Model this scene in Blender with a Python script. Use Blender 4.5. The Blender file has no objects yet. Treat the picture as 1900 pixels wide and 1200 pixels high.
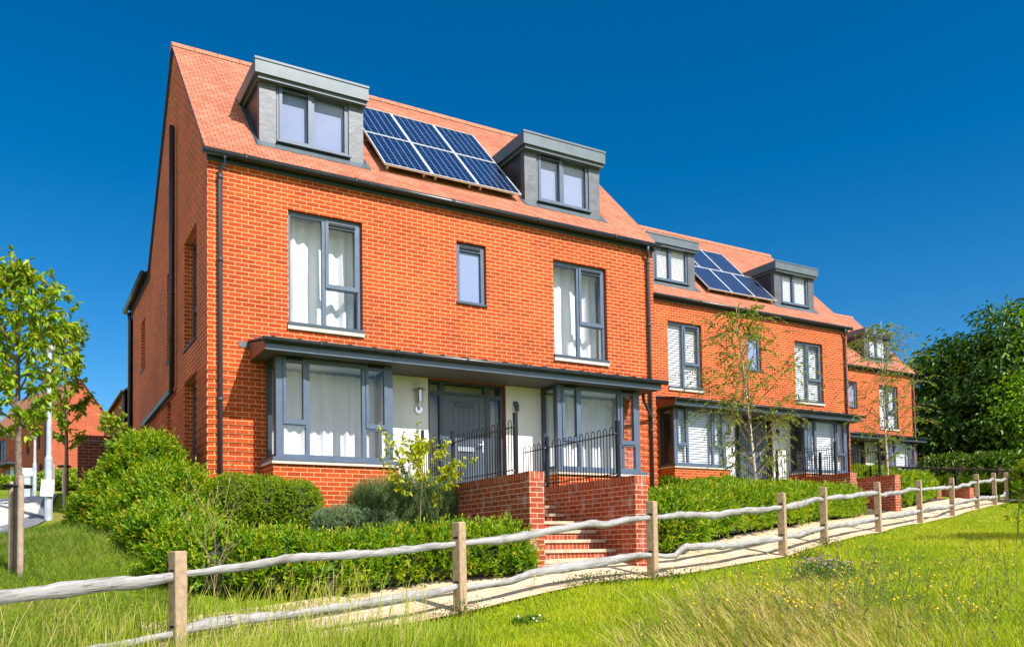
import bpy, math, random
import numpy as np
from mathutils import Vector, Matrix

R = math.radians
rng = np.random.default_rng(7)
random.seed(7)
sc = bpy.context.scene
col = sc.collection

# ------------------------------------------------------------------ tagging
def tag(o, label=None, cat=None, group=None, kind=None):
    if label: o['label'] = label
    if cat: o['category'] = cat
    if group: o['group'] = group
    if kind: o['kind'] = kind
    return o

def empty(name, loc=(0, 0, 0), rz=0.0, parent=None):
    o = bpy.data.objects.new(name, None)
    o.location = loc
    o.rotation_euler = (0, 0, rz)
    o.empty_display_size = 0.2
    col.objects.link(o)
    if parent: o.parent = parent
    return o

def children(o):
    return [c for c in bpy.data.objects if c.parent == o]

def copy_tree(o, parent=None):
    c = o.copy()
    col.objects.link(c)
    c.parent = parent
    for ch in children(o):
        copy_tree(ch, c)
    return c

# ------------------------------------------------------------------ mesh builder
class MB:
    def __init__(s):
        s.v = []; s.f = []; s.m = []; s.uv = []
    def face(s, pts, m=0, uv=None):
        b = len(s.v)
        s.v += [tuple(p) for p in pts]
        s.f.append(tuple(range(b, b + len(pts))))
        s.m.append(m); s.uv.append(uv)
    def box(s, x0, x1, y0, y1, z0, z1, m=0, skip=''):
        p = [(x0, y0, z0), (x1, y0, z0), (x1, y1, z0), (x0, y1, z0), (x0, y0, z1), (x1, y0, z1), (x1, y1, z1), (x0, y1, z1)]
        F = {'b': (3, 2, 1, 0), 't': (4, 5, 6, 7), 'f': (0, 1, 5, 4), 'r': (1, 2, 6, 5), 'k': (2, 3, 7, 6), 'l': (3, 0, 4, 7)}
        for k, q in F.items():
            if k not in skip:
                s.face([p[i] for i in q], m)
    def obox(s, c, ax, ay, az, m=0):
        c, ax, ay, az = map(Vector, (c, ax, ay, az))
        p = [c + i * ax + j * ay + k * az for k in (-1, 1) for j in (-1, 1) for i in (-1, 1)]
        for q in ((0, 2, 3, 1), (4, 5, 7, 6), (0, 1, 5, 4), (1, 3, 7, 5), (3, 2, 6, 7), (2, 0, 4, 6)):
            s.face([p[i] for i in q], m)
    def tube(s, path, rad, n=8, m=0, cap=True):
        path = [Vector(p) for p in path]
        rs = rad if isinstance(rad, (list, tuple)) else [rad] * len(path)
        rings = []
        for i, p in enumerate(path):
            d = (path[min(i + 1, len(path) - 1)] - path[max(i - 1, 0)]).normalized()
            a = Vector((0, 0, 1)) if abs(d.z) < 0.9 else Vector((1, 0, 0))
            u = d.cross(a).normalized(); w = d.cross(u).normalized()
            rings.append([p + rs[i] * (math.cos(2 * math.pi * k / n) * u + math.sin(2 * math.pi * k / n) * w) for k in range(n)])
        b = len(s.v)
        for r in rings: s.v += [tuple(q) for q in r]
        for i in range(len(rings) - 1):
            for k in range(n):
                k2 = (k + 1) % n
                s.f.append((b + i * n + k, b + i * n + k2, b + (i + 1) * n + k2, b + (i + 1) * n + k)); s.m.append(m); s.uv.append(None)
        if cap:
            s.f.append(tuple(b + k for k in reversed(range(n)))); s.m.append(m); s.uv.append(None)
            e = b + (len(rings) - 1) * n
            s.f.append(tuple(e + k for k in range(n))); s.m.append(m); s.uv.append(None)
    def panel(s, a0, a1, b0, b1, holes, d0, d1, axis='y', m=0, mr=None, edges=True, inner=True):
        """slab with rectangular holes; a = x (axis y) or y (axis x); b = z; d0 outer depth, d1 inner depth."""
        mr = m if mr is None else mr
        P = (lambda a, b, d: (a, d, b)) if axis == 'y' else (lambda a, b, d: (d, a, b))
        A = sorted({a0, a1, *[h[0] for h in holes], *[h[1] for h in holes]}); A = [a for a in A if a0 <= a <= a1]
        B = sorted({b0, b1, *[h[2] for h in holes], *[h[3] for h in holes]}); B = [b for b in B if b0 <= b <= b1]
        solid = lambda a, b: a0 < a < a1 and b0 < b < b1 and not any(h[0] < a < h[1] and h[2] < b < h[3] for h in holes)
        for i in range(len(A) - 1):
            for j in range(len(B) - 1):
                ca, cb = (A[i] + A[i + 1]) / 2, (B[j] + B[j + 1]) / 2
                if not solid(ca, cb): continue
                q = [(A[i], B[j]), (A[i + 1], B[j]), (A[i + 1], B[j + 1]), (A[i], B[j + 1])]
                s.face([P(a, b, d0) for a, b in q], m)
                if inner: s.face([P(a, b, d1) for a, b in reversed(q)], m)
                for (da, db, e0, e1) in ((-1, 0, 3, 0), (1, 0, 1, 2), (0, -1, 0, 1), (0, 1, 2, 3)):
                    na = ca if da == 0 else (A[i] - 1e-5 if da < 0 else A[i + 1] + 1e-5)
                    nb = cb if db == 0 else (B[j] - 1e-5 if db < 0 else B[j + 1] + 1e-5)
                    if solid(na, nb): continue
                    if not edges and not (a0 < na < a1 and b0 < nb < b1): continue
                    (aa, ba), (ab, bb) = q[e0], q[e1]
                    s.face([P(aa, ba, d0), P(aa, ba, d1), P(ab, bb, d1), P(ab, bb, d0)], mr)
    def build(s, name, mats, parent=None, smooth=False, loc=None):
        me = bpy.data.meshes.new(name)
        me.from_pydata(s.v, [], s.f)
        mats = mats if isinstance(mats, (list, tuple)) else [mats]
        for mt in mats: me.materials.append(mt)
        me.polygons.foreach_set('material_index', s.m)
        if smooth: me.polygons.foreach_set('use_smooth', [True] * len(s.f))
        uvl = me.uv_layers.new(name='UVMap')
        nl = len(me.loops)
        vi = np.empty(nl, np.int32); me.loops.foreach_get('vertex_index', vi)
        co = np.array(s.v, np.float64).reshape(-1, 3)
        nr = np.empty(len(s.f) * 3); me.polygons.foreach_get('normal', nr); nr = np.abs(nr.reshape(-1, 3))
        tot = np.empty(len(s.f), np.int32); me.polygons.foreach_get('loop_total', tot)
        lf = np.repeat(np.arange(len(s.f)), tot)
        n = nr[lf]; c = co[vi]
        top = (n[:, 2] > 0.75); sx = (~top) & (n[:, 0] > n[:, 1])
        u = np.where(sx, c[:, 1], c[:, 0]); v = np.where(top, c[:, 1], c[:, 2])
        uv = np.stack([u, v], 1)
        st = np.concatenate([[0], np.cumsum(tot)])
        for i, q in enumerate(s.uv):
            if q is not None: uv[st[i]:st[i + 1]] = q
        uvl.data.foreach_set('uv', uv.astype(np.float32).ravel())
        me.validate(clean_customdata=False)
        me.update()
        o = bpy.data.objects.new(name, me)
        col.objects.link(o)
        if parent: o.parent = parent
        if loc: o.location = loc
        return o

def np_mesh(name, verts, faces_loop, loop_total, mats, parent=None, tint=None, smooth=False, mi=None):
    me = bpy.data.meshes.new(name)
    nv, nf = len(verts), len(loop_total)
    me.vertices.add(nv); me.vertices.foreach_set('co', verts.astype(np.float32).ravel())
    me.loops.add(len(faces_loop)); me.loops.foreach_set('vertex_index', faces_loop.astype(np.int32))
    me.polygons.add(nf)
    st = np.concatenate([[0], np.cumsum(loop_total)[:-1]]).astype(np.int32)
    me.polygons.foreach_set('loop_start', st)
    me.polygons.foreach_set('loop_total', np.asarray(loop_total, np.int32))
    for mt in (mats if isinstance(mats, (list, tuple)) else [mats]): me.materials.append(mt)
    if mi is not None: me.polygons.foreach_set('material_index', np.asarray(mi, np.int32))
    if smooth: me.polygons.foreach_set('use_smooth', np.ones(nf, bool))
    me.update(calc_edges=True)
    if tint is not None:
        at = me.attributes.new('tint', 'FLOAT', 'POINT'); at.data.foreach_set('value', np.asarray(tint, np.float32))
    o = bpy.data.objects.new(name, me)
    col.objects.link(o)
    if parent: o.parent = parent
    return o

# ------------------------------------------------------------------ materials
def new_mat(name):
    m = bpy.data.materials.new(name); m.use_nodes = True
    nt = m.node_tree
    for n in list(nt.nodes): nt.nodes.remove(n)
    return m, nt
def nd(nt, t, **kw):
    n = nt.nodes.new(t)
    for k, v in kw.items():
        if k.startswith('_'): setattr(n, k[1:], v)
        else: n.inputs[k.replace('__', ' ')].default_value = v
    return n
def c4(c): return (c[0], c[1], c[2], 1.0)
def ramp(nt, stops, fac=None, interp='LINEAR'):
    r = nt.nodes.new('ShaderNodeValToRGB'); r.color_ramp.interpolation = interp
    e = r.color_ramp.elements
    e[0].position, e[0].color = stops[0][0], c4(stops[0][1])
    e[1].position, e[1].color = stops[1][0], c4(stops[1][1])
    for p, c in stops[2:]:
        x = e.new(p); x.color = c4(c)
    if fac is not None: nt.links.new(fac, r.inputs['Fac'])
    return r
def mixc(nt, mode, fac, a, b):
    m = nt.nodes.new('ShaderNodeMix'); m.data_type = 'RGBA'; m.blend_type = mode
    for sock, val in ((m.inputs[0], fac), (m.inputs[6], a), (m.inputs[7], b)):
        if isinstance(val, (int, float)): sock.default_value = val
        elif isinstance(val, tuple): sock.default_value = c4(val)
        else: nt.links.new(val, sock)
    return m.outputs[2]
def mth(nt, op, a, b=None):
    m = nt.nodes.new('ShaderNodeMath'); m.operation = op
    for i, val in enumerate((a, b)):
        if val is None: continue
        if isinstance(val, (int, float)): m.inputs[i].default_value = val
        else: nt.links.new(val, m.inputs[i])
    return m.outputs[0]
def finish(nt, bsdf):
    o = nt.nodes.new('ShaderNodeOutputMaterial'); nt.links.new(bsdf, o.inputs['Surface'])

def plain(name, c, rough=0.5, metal=0.0, noise=0.12, nscale=6.0, bump=0.0, bscale=30.0, spec=0.5, coat=0.0):
    m, nt = new_mat(name); L = nt.links.new
    tc = nd(nt, 'ShaderNodeTexCoord')
    n = nd(nt, 'ShaderNodeTexNoise', Scale=nscale, Detail=5.0); L(tc.outputs['Object'], n.inputs['Vector'])
    lo = tuple(max(0, x * (1 - noise)) for x in c); hi = tuple(min(1, x * (1 + noise)) for x in c)
    r = ramp(nt, [(0.3, lo), (0.7, hi)], n.outputs['Fac'])
    p = nd(nt, 'ShaderNodeBsdfPrincipled', Roughness=rough, Metallic=metal)
    p.inputs['Specular IOR Level'].default_value = spec
    p.inputs['Coat Weight'].default_value = coat
    L(r.outputs['Color'], p.inputs['Base Color'])
    rr = mth(nt, 'MULTIPLY_ADD', n.outputs['Fac'], 0.25); rr.node.inputs[2].default_value = rough - 0.12
    L(rr, p.inputs['Roughness'])
    if bump:
        n2 = nd(nt, 'ShaderNodeTexNoise', Scale=bscale, Detail=4.0); L(tc.outputs['Object'], n2.inputs['Vector'])
        b = nd(nt, 'ShaderNodeBump', Strength=bump, Distance=0.02); L(n2.outputs['Fac'], b.inputs['Height'])
        L(b.outputs['Normal'], p.inputs['Normal'])
    finish(nt, p.outputs['BSDF'])
    return m

def brick_mat(name, ca, cb, mortar, bw=0.225, rh=0.075, ms=0.0052, offset=0.5, eff=0.0, bump=0.5, rough=0.85, var=0.55, stain=0.32):
    m, nt = new_mat(name); L = nt.links.new
    uv = nd(nt, 'ShaderNodeUVMap')
    dn = nd(nt, 'ShaderNodeTexNoise', Scale=9.0, Detail=2.0); L(uv.outputs['UV'], dn.inputs['Vector'])
    ds = nd(nt, 'ShaderNodeVectorMath', _operation='SUBTRACT'); L(dn.outputs['Color'], ds.inputs[0]); ds.inputs[1].default_value = (.5, .5, .5)
    dm = nd(nt, 'ShaderNodeVectorMath', _operation='SCALE'); L(ds.outputs[0], dm.inputs[0]); dm.inputs['Scale'].default_value = 0.006
    da = nd(nt, 'ShaderNodeVectorMath', _operation='ADD'); L(uv.outputs['UV'], da.inputs[0]); L(dm.outputs[0], da.inputs[1])
    b = nd(nt, 'ShaderNodeTexBrick', Scale=1.0); b.offset = offset
    b.inputs['Brick Width'].default_value = bw; b.inputs['Row Height'].default_value = rh
    b.inputs['Mortar Size'].default_value = ms; b.inputs['Mortar Smooth'].default_value = 0.25
    b.inputs['Color1'].default_value = (0, 0, 0, 1); b.inputs['Color2'].default_value = (1, 1, 1, 1); b.inputs['Mortar'].default_value = (.5, .5, .5, 1)
    L(da.outputs[0], b.inputs['Vector'])
    sep = nd(nt, 'ShaderNodeSeparateColor'); L(b.outputs['Color'], sep.inputs[0])
    n1 = nd(nt, 'ShaderNodeTexNoise', Scale=45.0, Detail=4.0); L(uv.outputs['UV'], n1.inputs['Vector'])
    mixv = mth(nt, 'MULTIPLY_ADD', sep.outputs[0], var); mixv.node.inputs[2].default_value = 0.0
    s2 = mth(nt, 'MULTIPLY', n1.outputs['Fac'], 1 - var)
    r = ramp(nt, [(0.15, ca), (0.8, cb)], mth(nt, 'ADD', mixv, s2))
    n2 = nd(nt, 'ShaderNodeTexNoise', Scale=0.9, Detail=5.0, Roughness=0.6); L(uv.outputs['UV'], n2.inputs['Vector'])
    st = ramp(nt, [(0.25, (1 - stain,) * 3), (0.75, (1 + stain * .35,) * 3)], n2.outputs['Fac'])
    c = mixc(nt, 'MULTIPLY', 1.0, r.outputs['Color'], st.outputs['Color'])
    mn = mixc(nt, 'MULTIPLY', 0.6, mortar, st.outputs['Color'])
    c = mixc(nt, 'MIX', b.outputs['Fac'], c, mn)
    if eff:
        n3 = nd(nt, 'ShaderNodeTexNoise', Scale=3.2, Detail=6.0, Roughness=0.7); mp = nd(nt, 'ShaderNodeMapping'); mp.inputs['Scale'].default_value = (1.6, .7, 1)
        L(uv.outputs['UV'], mp.inputs['Vector']); L(mp.outputs[0], n3.inputs['Vector'])
        er = ramp(nt, [(0.52, (0, 0, 0)), (0.72, (eff,) * 3)], n3.outputs['Fac'])
        es = nd(nt, 'ShaderNodeSeparateColor'); L(er.outputs['Color'], es.inputs[0])
        c = mixc(nt, 'MIX', es.outputs[0], c, (.62, .52, .50))
    p = nd(nt, 'ShaderNodeBsdfPrincipled', Roughness=rough); p.inputs['Specular IOR Level'].default_value = 0.25
    L(c, p.inputs['Base Color'])
    inv = mth(nt, 'SUBTRACT', 1.0, b.outputs['Fac'])
    hh = mth(nt, 'ADD', inv, mth(nt, 'MULTIPLY', n1.outputs['Fac'], 0.5))
    bp = nd(nt, 'ShaderNodeBump', Strength=bump, Distance=0.006); L(hh, bp.inputs['Height']); L(bp.outputs['Normal'], p.inputs['Normal'])
    finish(nt, p.outputs['BSDF'])
    return m

def leaf_mat(name, stops, trans=0.42, rough=0.42, tcol=(1.35, 1.25, 0.5), spec=0.35):
    m, nt = new_mat(name); L = nt.links.new
    a = nd(nt, 'ShaderNodeAttribute'); a.attribute_name = 'tint'
    r = ramp(nt, stops, a.outputs['Fac'])
    p = nd(nt, 'ShaderNodeBsdfPrincipled', Roughness=rough); p.inputs['Specular IOR Level'].default_value = spec
    L(r.outputs['Color'], p.inputs['Base Color'])
    t = nd(nt, 'ShaderNodeBsdfTranslucent')
    L(mixc(nt, 'MULTIPLY', 1.0, r.outputs['Color'], tcol), t.inputs['Color'])
    mx = nd(nt, 'ShaderNodeMixShader'); mx.inputs[0].default_value = trans
    L(p.outputs[0], mx.inputs[1]); L(t.outputs[0], mx.inputs[2])
    finish(nt, mx.outputs[0])
    return m

def glass_mat(name, tint=(0.95, 0.97, 0.985), refl=1.0):
    m, nt = new_mat(name); L = nt.links.new
    lw_ = nd(nt, 'ShaderNodeLayerWeight', Blend=.5)
    p5 = mth(nt, 'POWER', lw_.outputs['Facing'], 4.5)
    f2 = mth(nt, 'MULTIPLY_ADD', p5, .9 * refl); f2.node.inputs[2].default_value = .065 * refl; f2.node.use_clamp = True
    tc = nd(nt, 'ShaderNodeTexCoord'); n = nd(nt, 'ShaderNodeTexNoise', Scale=1.3, Detail=1.0); L(tc.outputs['Object'], n.inputs['Vector'])
    bp = nd(nt, 'ShaderNodeBump', Strength=0.02, Distance=0.1); L(n.outputs['Fac'], bp.inputs['Height'])
    t = nd(nt, 'ShaderNodeBsdfTransparent', Color=c4(tint)); g = nd(nt, 'ShaderNodeBsdfGlossy', Roughness=0.01); L(bp.outputs[0], g.inputs['Normal'])
    mx = nd(nt, 'ShaderNodeMixShader'); L(f2, mx.inputs[0]); L(t.outputs[0], mx.inputs[1]); L(g.outputs[0], mx.inputs[2])
    finish(nt, mx.outputs[0])
    return m

M = {}
M['brick'] = brick_mat('red_brick', (.39, .046, .008), (.58, .084, .012), (.80, .50, .24))
M['brick_stair'] = brick_mat('stair_brick', (.27, .042, .018), (.43, .076, .024), (.68, .49, .32), eff=.5)
M['brick_far'] = brick_mat('far_brick', (.33, .045, .016), (.50, .085, .028), (.55, .33, .2), stain=.2)
M['brick_dark'] = brick_mat('garden_wall_brick', (.10, .022, .016), (.17, .036, .022), (.30, .22, .16), stain=.3)
M['tread'] = plain('step_tread_stone', (.52, .41, .28), .85, noise=.22, nscale=7)
M['soldier'] = brick_mat('soldier_brick', (.30, .045, .016), (.46, .085, .026), (.60, .43, .28), bw=.075, rh=.23, offset=0.0, eff=.3)
M['tile'] = brick_mat('roof_tile', (.43, .145, .080), (.60, .235, .145), (.15, .05, .03), bw=.165, rh=.1, ms=.0075, bump=.5, var=.62, stain=.22)
M['ridge'] = plain('ridge_tile', (.52, .17, .085), .8, noise=.2, nscale=8)
M['frame'] = plain('slate_blue_frame', (.082, .118, .175), .38, noise=.06)
M['frame_dark'] = plain('dark_blue_metal', (.036, .058, .082), .42, noise=.08)
M['gutter'] = plain('black_gutter', (.016, .019, .021), .32, noise=.2)
M['soffit'] = plain('grey_soffit', (.105, .105, .105), .6, noise=.06)
M['barge'] = plain('brown_barge_board', (.21, .062, .038), .55, noise=.15)
M['zinc'] = plain('grey_zinc', (.105, .135, .150), .45, metal=.1, noise=.10, nscale=3)
M['lead'] = plain('lead_sheet', (.115, .12, .128), .48, metal=.3, noise=.13, nscale=4, bump=.35, bscale=6)
M['cheek'] = plain('dark_lead_cheek', (.06, .05, .06), .40, metal=.3, noise=.3, nscale=4, bump=.2, bscale=6)
M['white'] = plain('white_render', (.80, .79, .76), .75, noise=.03)
M['stone'] = plain('pale_stone_sill', (.56, .49, .41), .8, noise=.10, nscale=12)
M['door'] = plain('blue_grey_door', (.070, .094, .125), .42, noise=.05, bump=.06, bscale=60)
M['chrome'] = plain('brushed_steel', (.62, .62, .62), .25, metal=.9, noise=.05)
M['black'] = plain('black_paint', (.009, .011, .014), .45, noise=.15, spec=.25)
M['whiteplastic'] = plain('white_plastic', (.75, .75, .75), .4, noise=.03)
M['glass'] = glass_mat('window_glass')
M['frost'] = plain('frosted_glass', (.21, .27, .43), .25, noise=.05, nscale=60, spec=.6)
M['curtain'] = leaf_mat('white_curtain', [(0, (.88, .88, .89)), (1, (.90, .90, .91))], trans=.15, rough=.9, tcol=(1, 1, 1), spec=.1)
M['blind'] = plain('white_blind', (.78, .79, .80), .6, noise=.03)
M['lav'] = plain('sky_reflection_lavender', (.25, .285, .44), .7, noise=.05, nscale=2)  # sky reflection of the dormer panes put into the colour
M['inner'] = plain('inner_plaster', (.42, .44, .46), .9, noise=.05)
M['soil'] = plain('bark_mulch', (.085, .060, .040), .95, noise=.55, nscale=28, bump=.9, bscale=40)
M['post'] = plain('sawn_oak', (.40, .275, .165), .8, noise=.22, nscale=14, bump=.25, bscale=30)
M['trunk'] = plain('grey_bark', (.17, .115, .085), .85, noise=.45, nscale=18, bump=.6, bscale=40)
M['twig'] = plain('twig_bark', (.20, .13, .075), .8, noise=.3)
M['birch'] = plain('birch_bark', (.52, .45, .37), .75, noise=.45, nscale=25)
M['stake'] = plain('timber_stake', (.36, .27, .20), .85, noise=.25, nscale=10, bump=.3)
M['galv'] = plain('galvanised_steel', (.50, .55, .60), .42, metal=.35, noise=.12)
M['signw'] = plain('white_sign_panel', (.80, .82, .80), .5, noise=.02)
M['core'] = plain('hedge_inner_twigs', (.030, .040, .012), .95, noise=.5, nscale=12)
M['asphalt'] = plain('footway_asphalt', (.17, .175, .19), .9, noise=.25, nscale=20, bump=.2, bscale=90)
M['concrete'] = plain('pale_road', (.52, .50, .45), .9, noise=.12, nscale=2, bump=.1, bscale=80)
M['kerb'] = plain('kerb_stone', (.36, .36, .36), .85, noise=.15, nscale=8)
M['oldfence'] = plain('old_brown_fence', (.13, .085, .055), .9, noise=.35, nscale=10)

def rail_mat():
    m, nt = new_mat('silvered_oak'); L = nt.links.new
    tc = nd(nt, 'ShaderNodeTexCoord')
    mp = nd(nt, 'ShaderNodeMapping'); mp.inputs['Scale'].default_value = (3.0, 40, 40); L(tc.outputs['Object'], mp.inputs['Vector'])
    n = nd(nt, 'ShaderNodeTexNoise', Scale=1.6, Detail=7.0, Roughness=.65); L(mp.outputs[0], n.inputs['Vector'])
    r = ramp(nt, [(.32, (.08, .065, .05)), (.40, (.30, .28, .265)), (.60, (.43, .415, .40)), (.85, (.54, .525, .51))], n.outputs['Fac'])
    n2 = nd(nt, 'ShaderNodeTexNoise', Scale=2.2, Detail=3.0); L(tc.outputs['Object'], n2.inputs['Vector'])
    r2 = ramp(nt, [(.32, (.62, .58, .54)), (.48, (1, 1, 1)), (.64, (1, 1, 1)), (.74, (.55, .42, .25))], n2.outputs['Fac'])
    p = nd(nt, 'ShaderNodeBsdfPrincipled', Roughness=.8); L(mixc(nt, 'MULTIPLY', .8, r.outputs[0], r2.outputs[0]), p.inputs['Base Color'])
    bp = nd(nt, 'ShaderNodeBump', Strength=.9, Distance=.012); L(n.outputs['Fac'], bp.inputs['Height']); L(bp.outputs[0], p.inputs['Normal']); p.inputs['Specular IOR Level'].default_value = .15
    finish(nt, p.outputs[0]); return m
M['rail'] = rail_mat()

def panel_mat():
    m, nt = new_mat('solar_cells'); L = nt.links.new
    uv = nd(nt, 'ShaderNodeUVMap')
    b = nd(nt, 'ShaderNodeTexBrick', Scale=1.0); b.offset = 0.0
    b.inputs['Brick Width'].default_value = .158; b.inputs['Row Height'].default_value = .158; b.inputs['Mortar Size'].default_value = .0028; b.inputs['Mortar Smooth'].default_value = 0.0
    b.inputs['Color1'].default_value = (.005, .016, .055, 1); b.inputs['Color2'].default_value = (.009, .024, .078, 1); b.inputs['Mortar'].default_value = (.10, .15, .26, 1)
    L(uv.outputs[0], b.inputs['Vector'])
    b2 = nd(nt, 'ShaderNodeTexBrick', Scale=1.0); b2.offset = 0.0
    b2.inputs['Brick Width'].default_value = .158; b2.inputs['Row Height'].default_value = 9.0; b2.inputs['Mortar Size'].default_value = .004; b2.inputs['Mortar Smooth'].default_value = 0.0
    L(uv.outputs[0], b2.inputs['Vector'])
    c = mixc(nt, 'MIX', b2.outputs['Fac'], b.outputs['Color'], (.38, .45, .55))
    p = nd(nt, 'ShaderNodeBsdfPrincipled', Roughness=.12); p.inputs['Specular IOR Level'].default_value = .55; p.inputs['Coat Weight'].default_value = .4
    L(c, p.inputs['Base Color'])
    finish(nt, p.outputs[0]); return m
M['cells'] = panel_mat()
M['alu'] = plain('aluminium_frame', (.72, .73, .73), .4, metal=.3, noise=.05)

def paving_mat():
    m, nt = new_mat('cream_paving'); L = nt.links.new
    uv = nd(nt, 'ShaderNodeUVMap')
    b = nd(nt, 'ShaderNodeTexBrick', Scale=1.0); b.offset = .5
    b.inputs['Brick Width'].default_value = .62; b.inputs['Row Height'].default_value = .42; b.inputs['Mortar Size'].default_value = .006
    b.inputs['Color1'].default_value = (.66, .49, .32, 1); b.inputs['Color2'].default_value = (.74, .58, .41, 1); b.inputs['Mortar'].default_value = (.30, .23, .16, 1)
    L(uv.outputs[0], b.inputs['Vector'])
    n = nd(nt, 'ShaderNodeTexNoise', Scale=3.0, Detail=6.0); mp = nd(nt, 'ShaderNodeMapping'); mp.inputs['Scale'].default_value = (1, 3, 1); mp.inputs['Rotation'].default_value = (0, 0, .5)
    L(uv.outputs[0], mp.inputs[0]); L(mp.outputs[0], n.inputs['Vector'])
    r = ramp(nt, [(.3, (.72, .66, .58)), (.6, (1.05, 1.04, 1.02))], n.outputs['Fac'])
    p = nd(nt, 'ShaderNodeBsdfPrincipled', Roughness=.85); L(mixc(nt, 'MULTIPLY', 1, b.outputs[0], r.outputs[0]), p.inputs['Base Color'])
    bp = nd(nt, 'ShaderNodeBump', Strength=.4, Distance=.02); L(n.outputs['Fac'], bp.inputs['Height']); L(bp.outputs[0], p.inputs['Normal'])
    finish(nt, p.outputs[0]); return m
M['paving'] = paving_mat()

def ground_mat():
    m, nt = new_mat('lawn_ground'); L = nt.links.new
    tc = nd(nt, 'ShaderNodeTexCoord')
    n = nd(nt, 'ShaderNodeTexNoise', Scale=.55, Detail=6.0, Roughness=.62); L(tc.outputs['Object'], n.inputs['Vector'])
    n2 = nd(nt, 'ShaderNodeTexNoise', Scale=38, Detail=4.0); L(tc.outputs['Object'], n2.inputs['Vector'])
    r = ramp(nt, [(.33, (.13, .21, .010)), (.55, (.22, .30, .012)), (.72, (.34, .27, .08))], n.outputs['Fac'])
    r2 = ramp(nt, [(.3, (.55, .55, .5)), (.7, (1.15, 1.15, 1.1))], n2.outputs['Fac'])
    p = nd(nt, 'ShaderNodeBsdfPrincipled', Roughness=.95); p.inputs['Specular IOR Level'].default_value = .1
    L(mixc(nt, 'MULTIPLY', 1, r.outputs[0], r2.outputs[0]), p.inputs['Base Color'])
    bp = nd(nt, 'ShaderNodeBump', Strength=.8, Distance=.05); L(n2.outputs['Fac'], bp.inputs['Height']); L(bp.outputs[0], p.inputs['Normal'])
    finish(nt, p.outputs[0]); return m
M['ground'] = ground_mat()

G = lambda *s: list(s)
M['hedge'] = leaf_mat('hedge_leaf', G((0, (.065, .17, .006)), (.4, (.17, .33, .007)), (.75, (.33, .45, .009)), (.92, (.50, .50, .015)), (1, (.55, .33, .03))))
M['box'] = leaf_mat('box_leaf', G((0, (.12, .22, .008)), (.5, (.26, .38, .012)), (1, (.40, .50, .02))))
M['greyleaf'] = leaf_mat('grey_green_leaf', G((0, (.13, .21, .09)), (.6, (.24, .34, .16)), (1, (.32, .42, .22))), trans=.2)
M['rosemary'] = leaf_mat('rosemary_leaf', G((0, (.09, .17, .045)), (.6, (.19, .29, .09)), (1, (.28, .38, .14))), trans=.15)
M['lime'] = leaf_mat('lime_leaf', G((0, (.28, .38, .012)), (.6, (.48, .55, .02)), (1, (.60, .60, .04))), trans=.4)
M['street'] = leaf_mat('street_tree_leaf', G((0, (.11, .22, .008)), (.5, (.25, .40, .012)), (.85, (.42, .52, .03)), (1, (.55, .40, .05))), trans=.4)
M['birchleaf'] = leaf_mat('birch_leaf', G((0, (.12, .19, .008)), (.6, (.25, .36, .012)), (1, (.40, .46, .03))), trans=.38)
M['chestnut'] = leaf_mat('dark_tree_leaf', G((0, (.028, .080, .004)), (.6, (.082, .17, .007)), (1, (.21, .32, .012))), trans=.25, rough=.36, spec=.45)
M['beech'] = leaf_mat('beech_leaf', G((0, (.12, .30, .010)), (.6, (.25, .48, .014)), (1, (.42, .58, .03))), trans=.42)
M['grass'] = leaf_mat('grass_blade', G((0, (.13, .24, .012)), (.45, (.37, .46, .008)), (.75, (.50, .53, .016)), (1, (.60, .47, .15))), trans=.35, rough=.6, spec=.15)
M['verge'] = leaf_mat('shade_tinted_blade', G((0, (.07, .14, .012)), (.45, (.15, .23, .02)), (.7, (.24, .27, .05)), (.9, (.38, .30, .14)), (1, (.42, .33, .18))), trans=.3, rough=.6, spec=.15)  # shade put into the darker greens; tan stops are dry grass
M['tallgrass'] = leaf_mat('tall_grass_blade', G((0, (.20, .31, .012)), (.45, (.34, .42, .03)), (.75, (.48, .45, .12)), (1, (.60, .43, .20))), trans=.35, rough=.65, spec=.15)
M['weed'] = leaf_mat('weed_leaf', G((0, (.05, .10, .012)), (1, (.12, .18, .02))), trans=.25)
M['clover'] = leaf_mat('clover_leaf', G((0, (.07, .16, .012)), (.6, (.13, .25, .015)), (.62, (.26, .11, .22)), (1, (.45, .26, .40))), trans=.2)
M['yellow'] = plain('yellow_petal', (.75, .48, .01), .6, noise=.15)

M['weedstem'] = plain('green_stem', (.13, .17, .03), .8, noise=.2)
M['drystem'] = plain('dry_stem', (.30, .21, .10), .8, noise=.3)
M['bud'] = plain('brown_bud', (.10, .075, .04), .8, noise=.3)
M['purple'] = plain('clover_flower', (.40, .20, .34), .8, noise=.3)
SKY_SAT, SKY_STR, EXPO = 1.43, .10, .64

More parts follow.
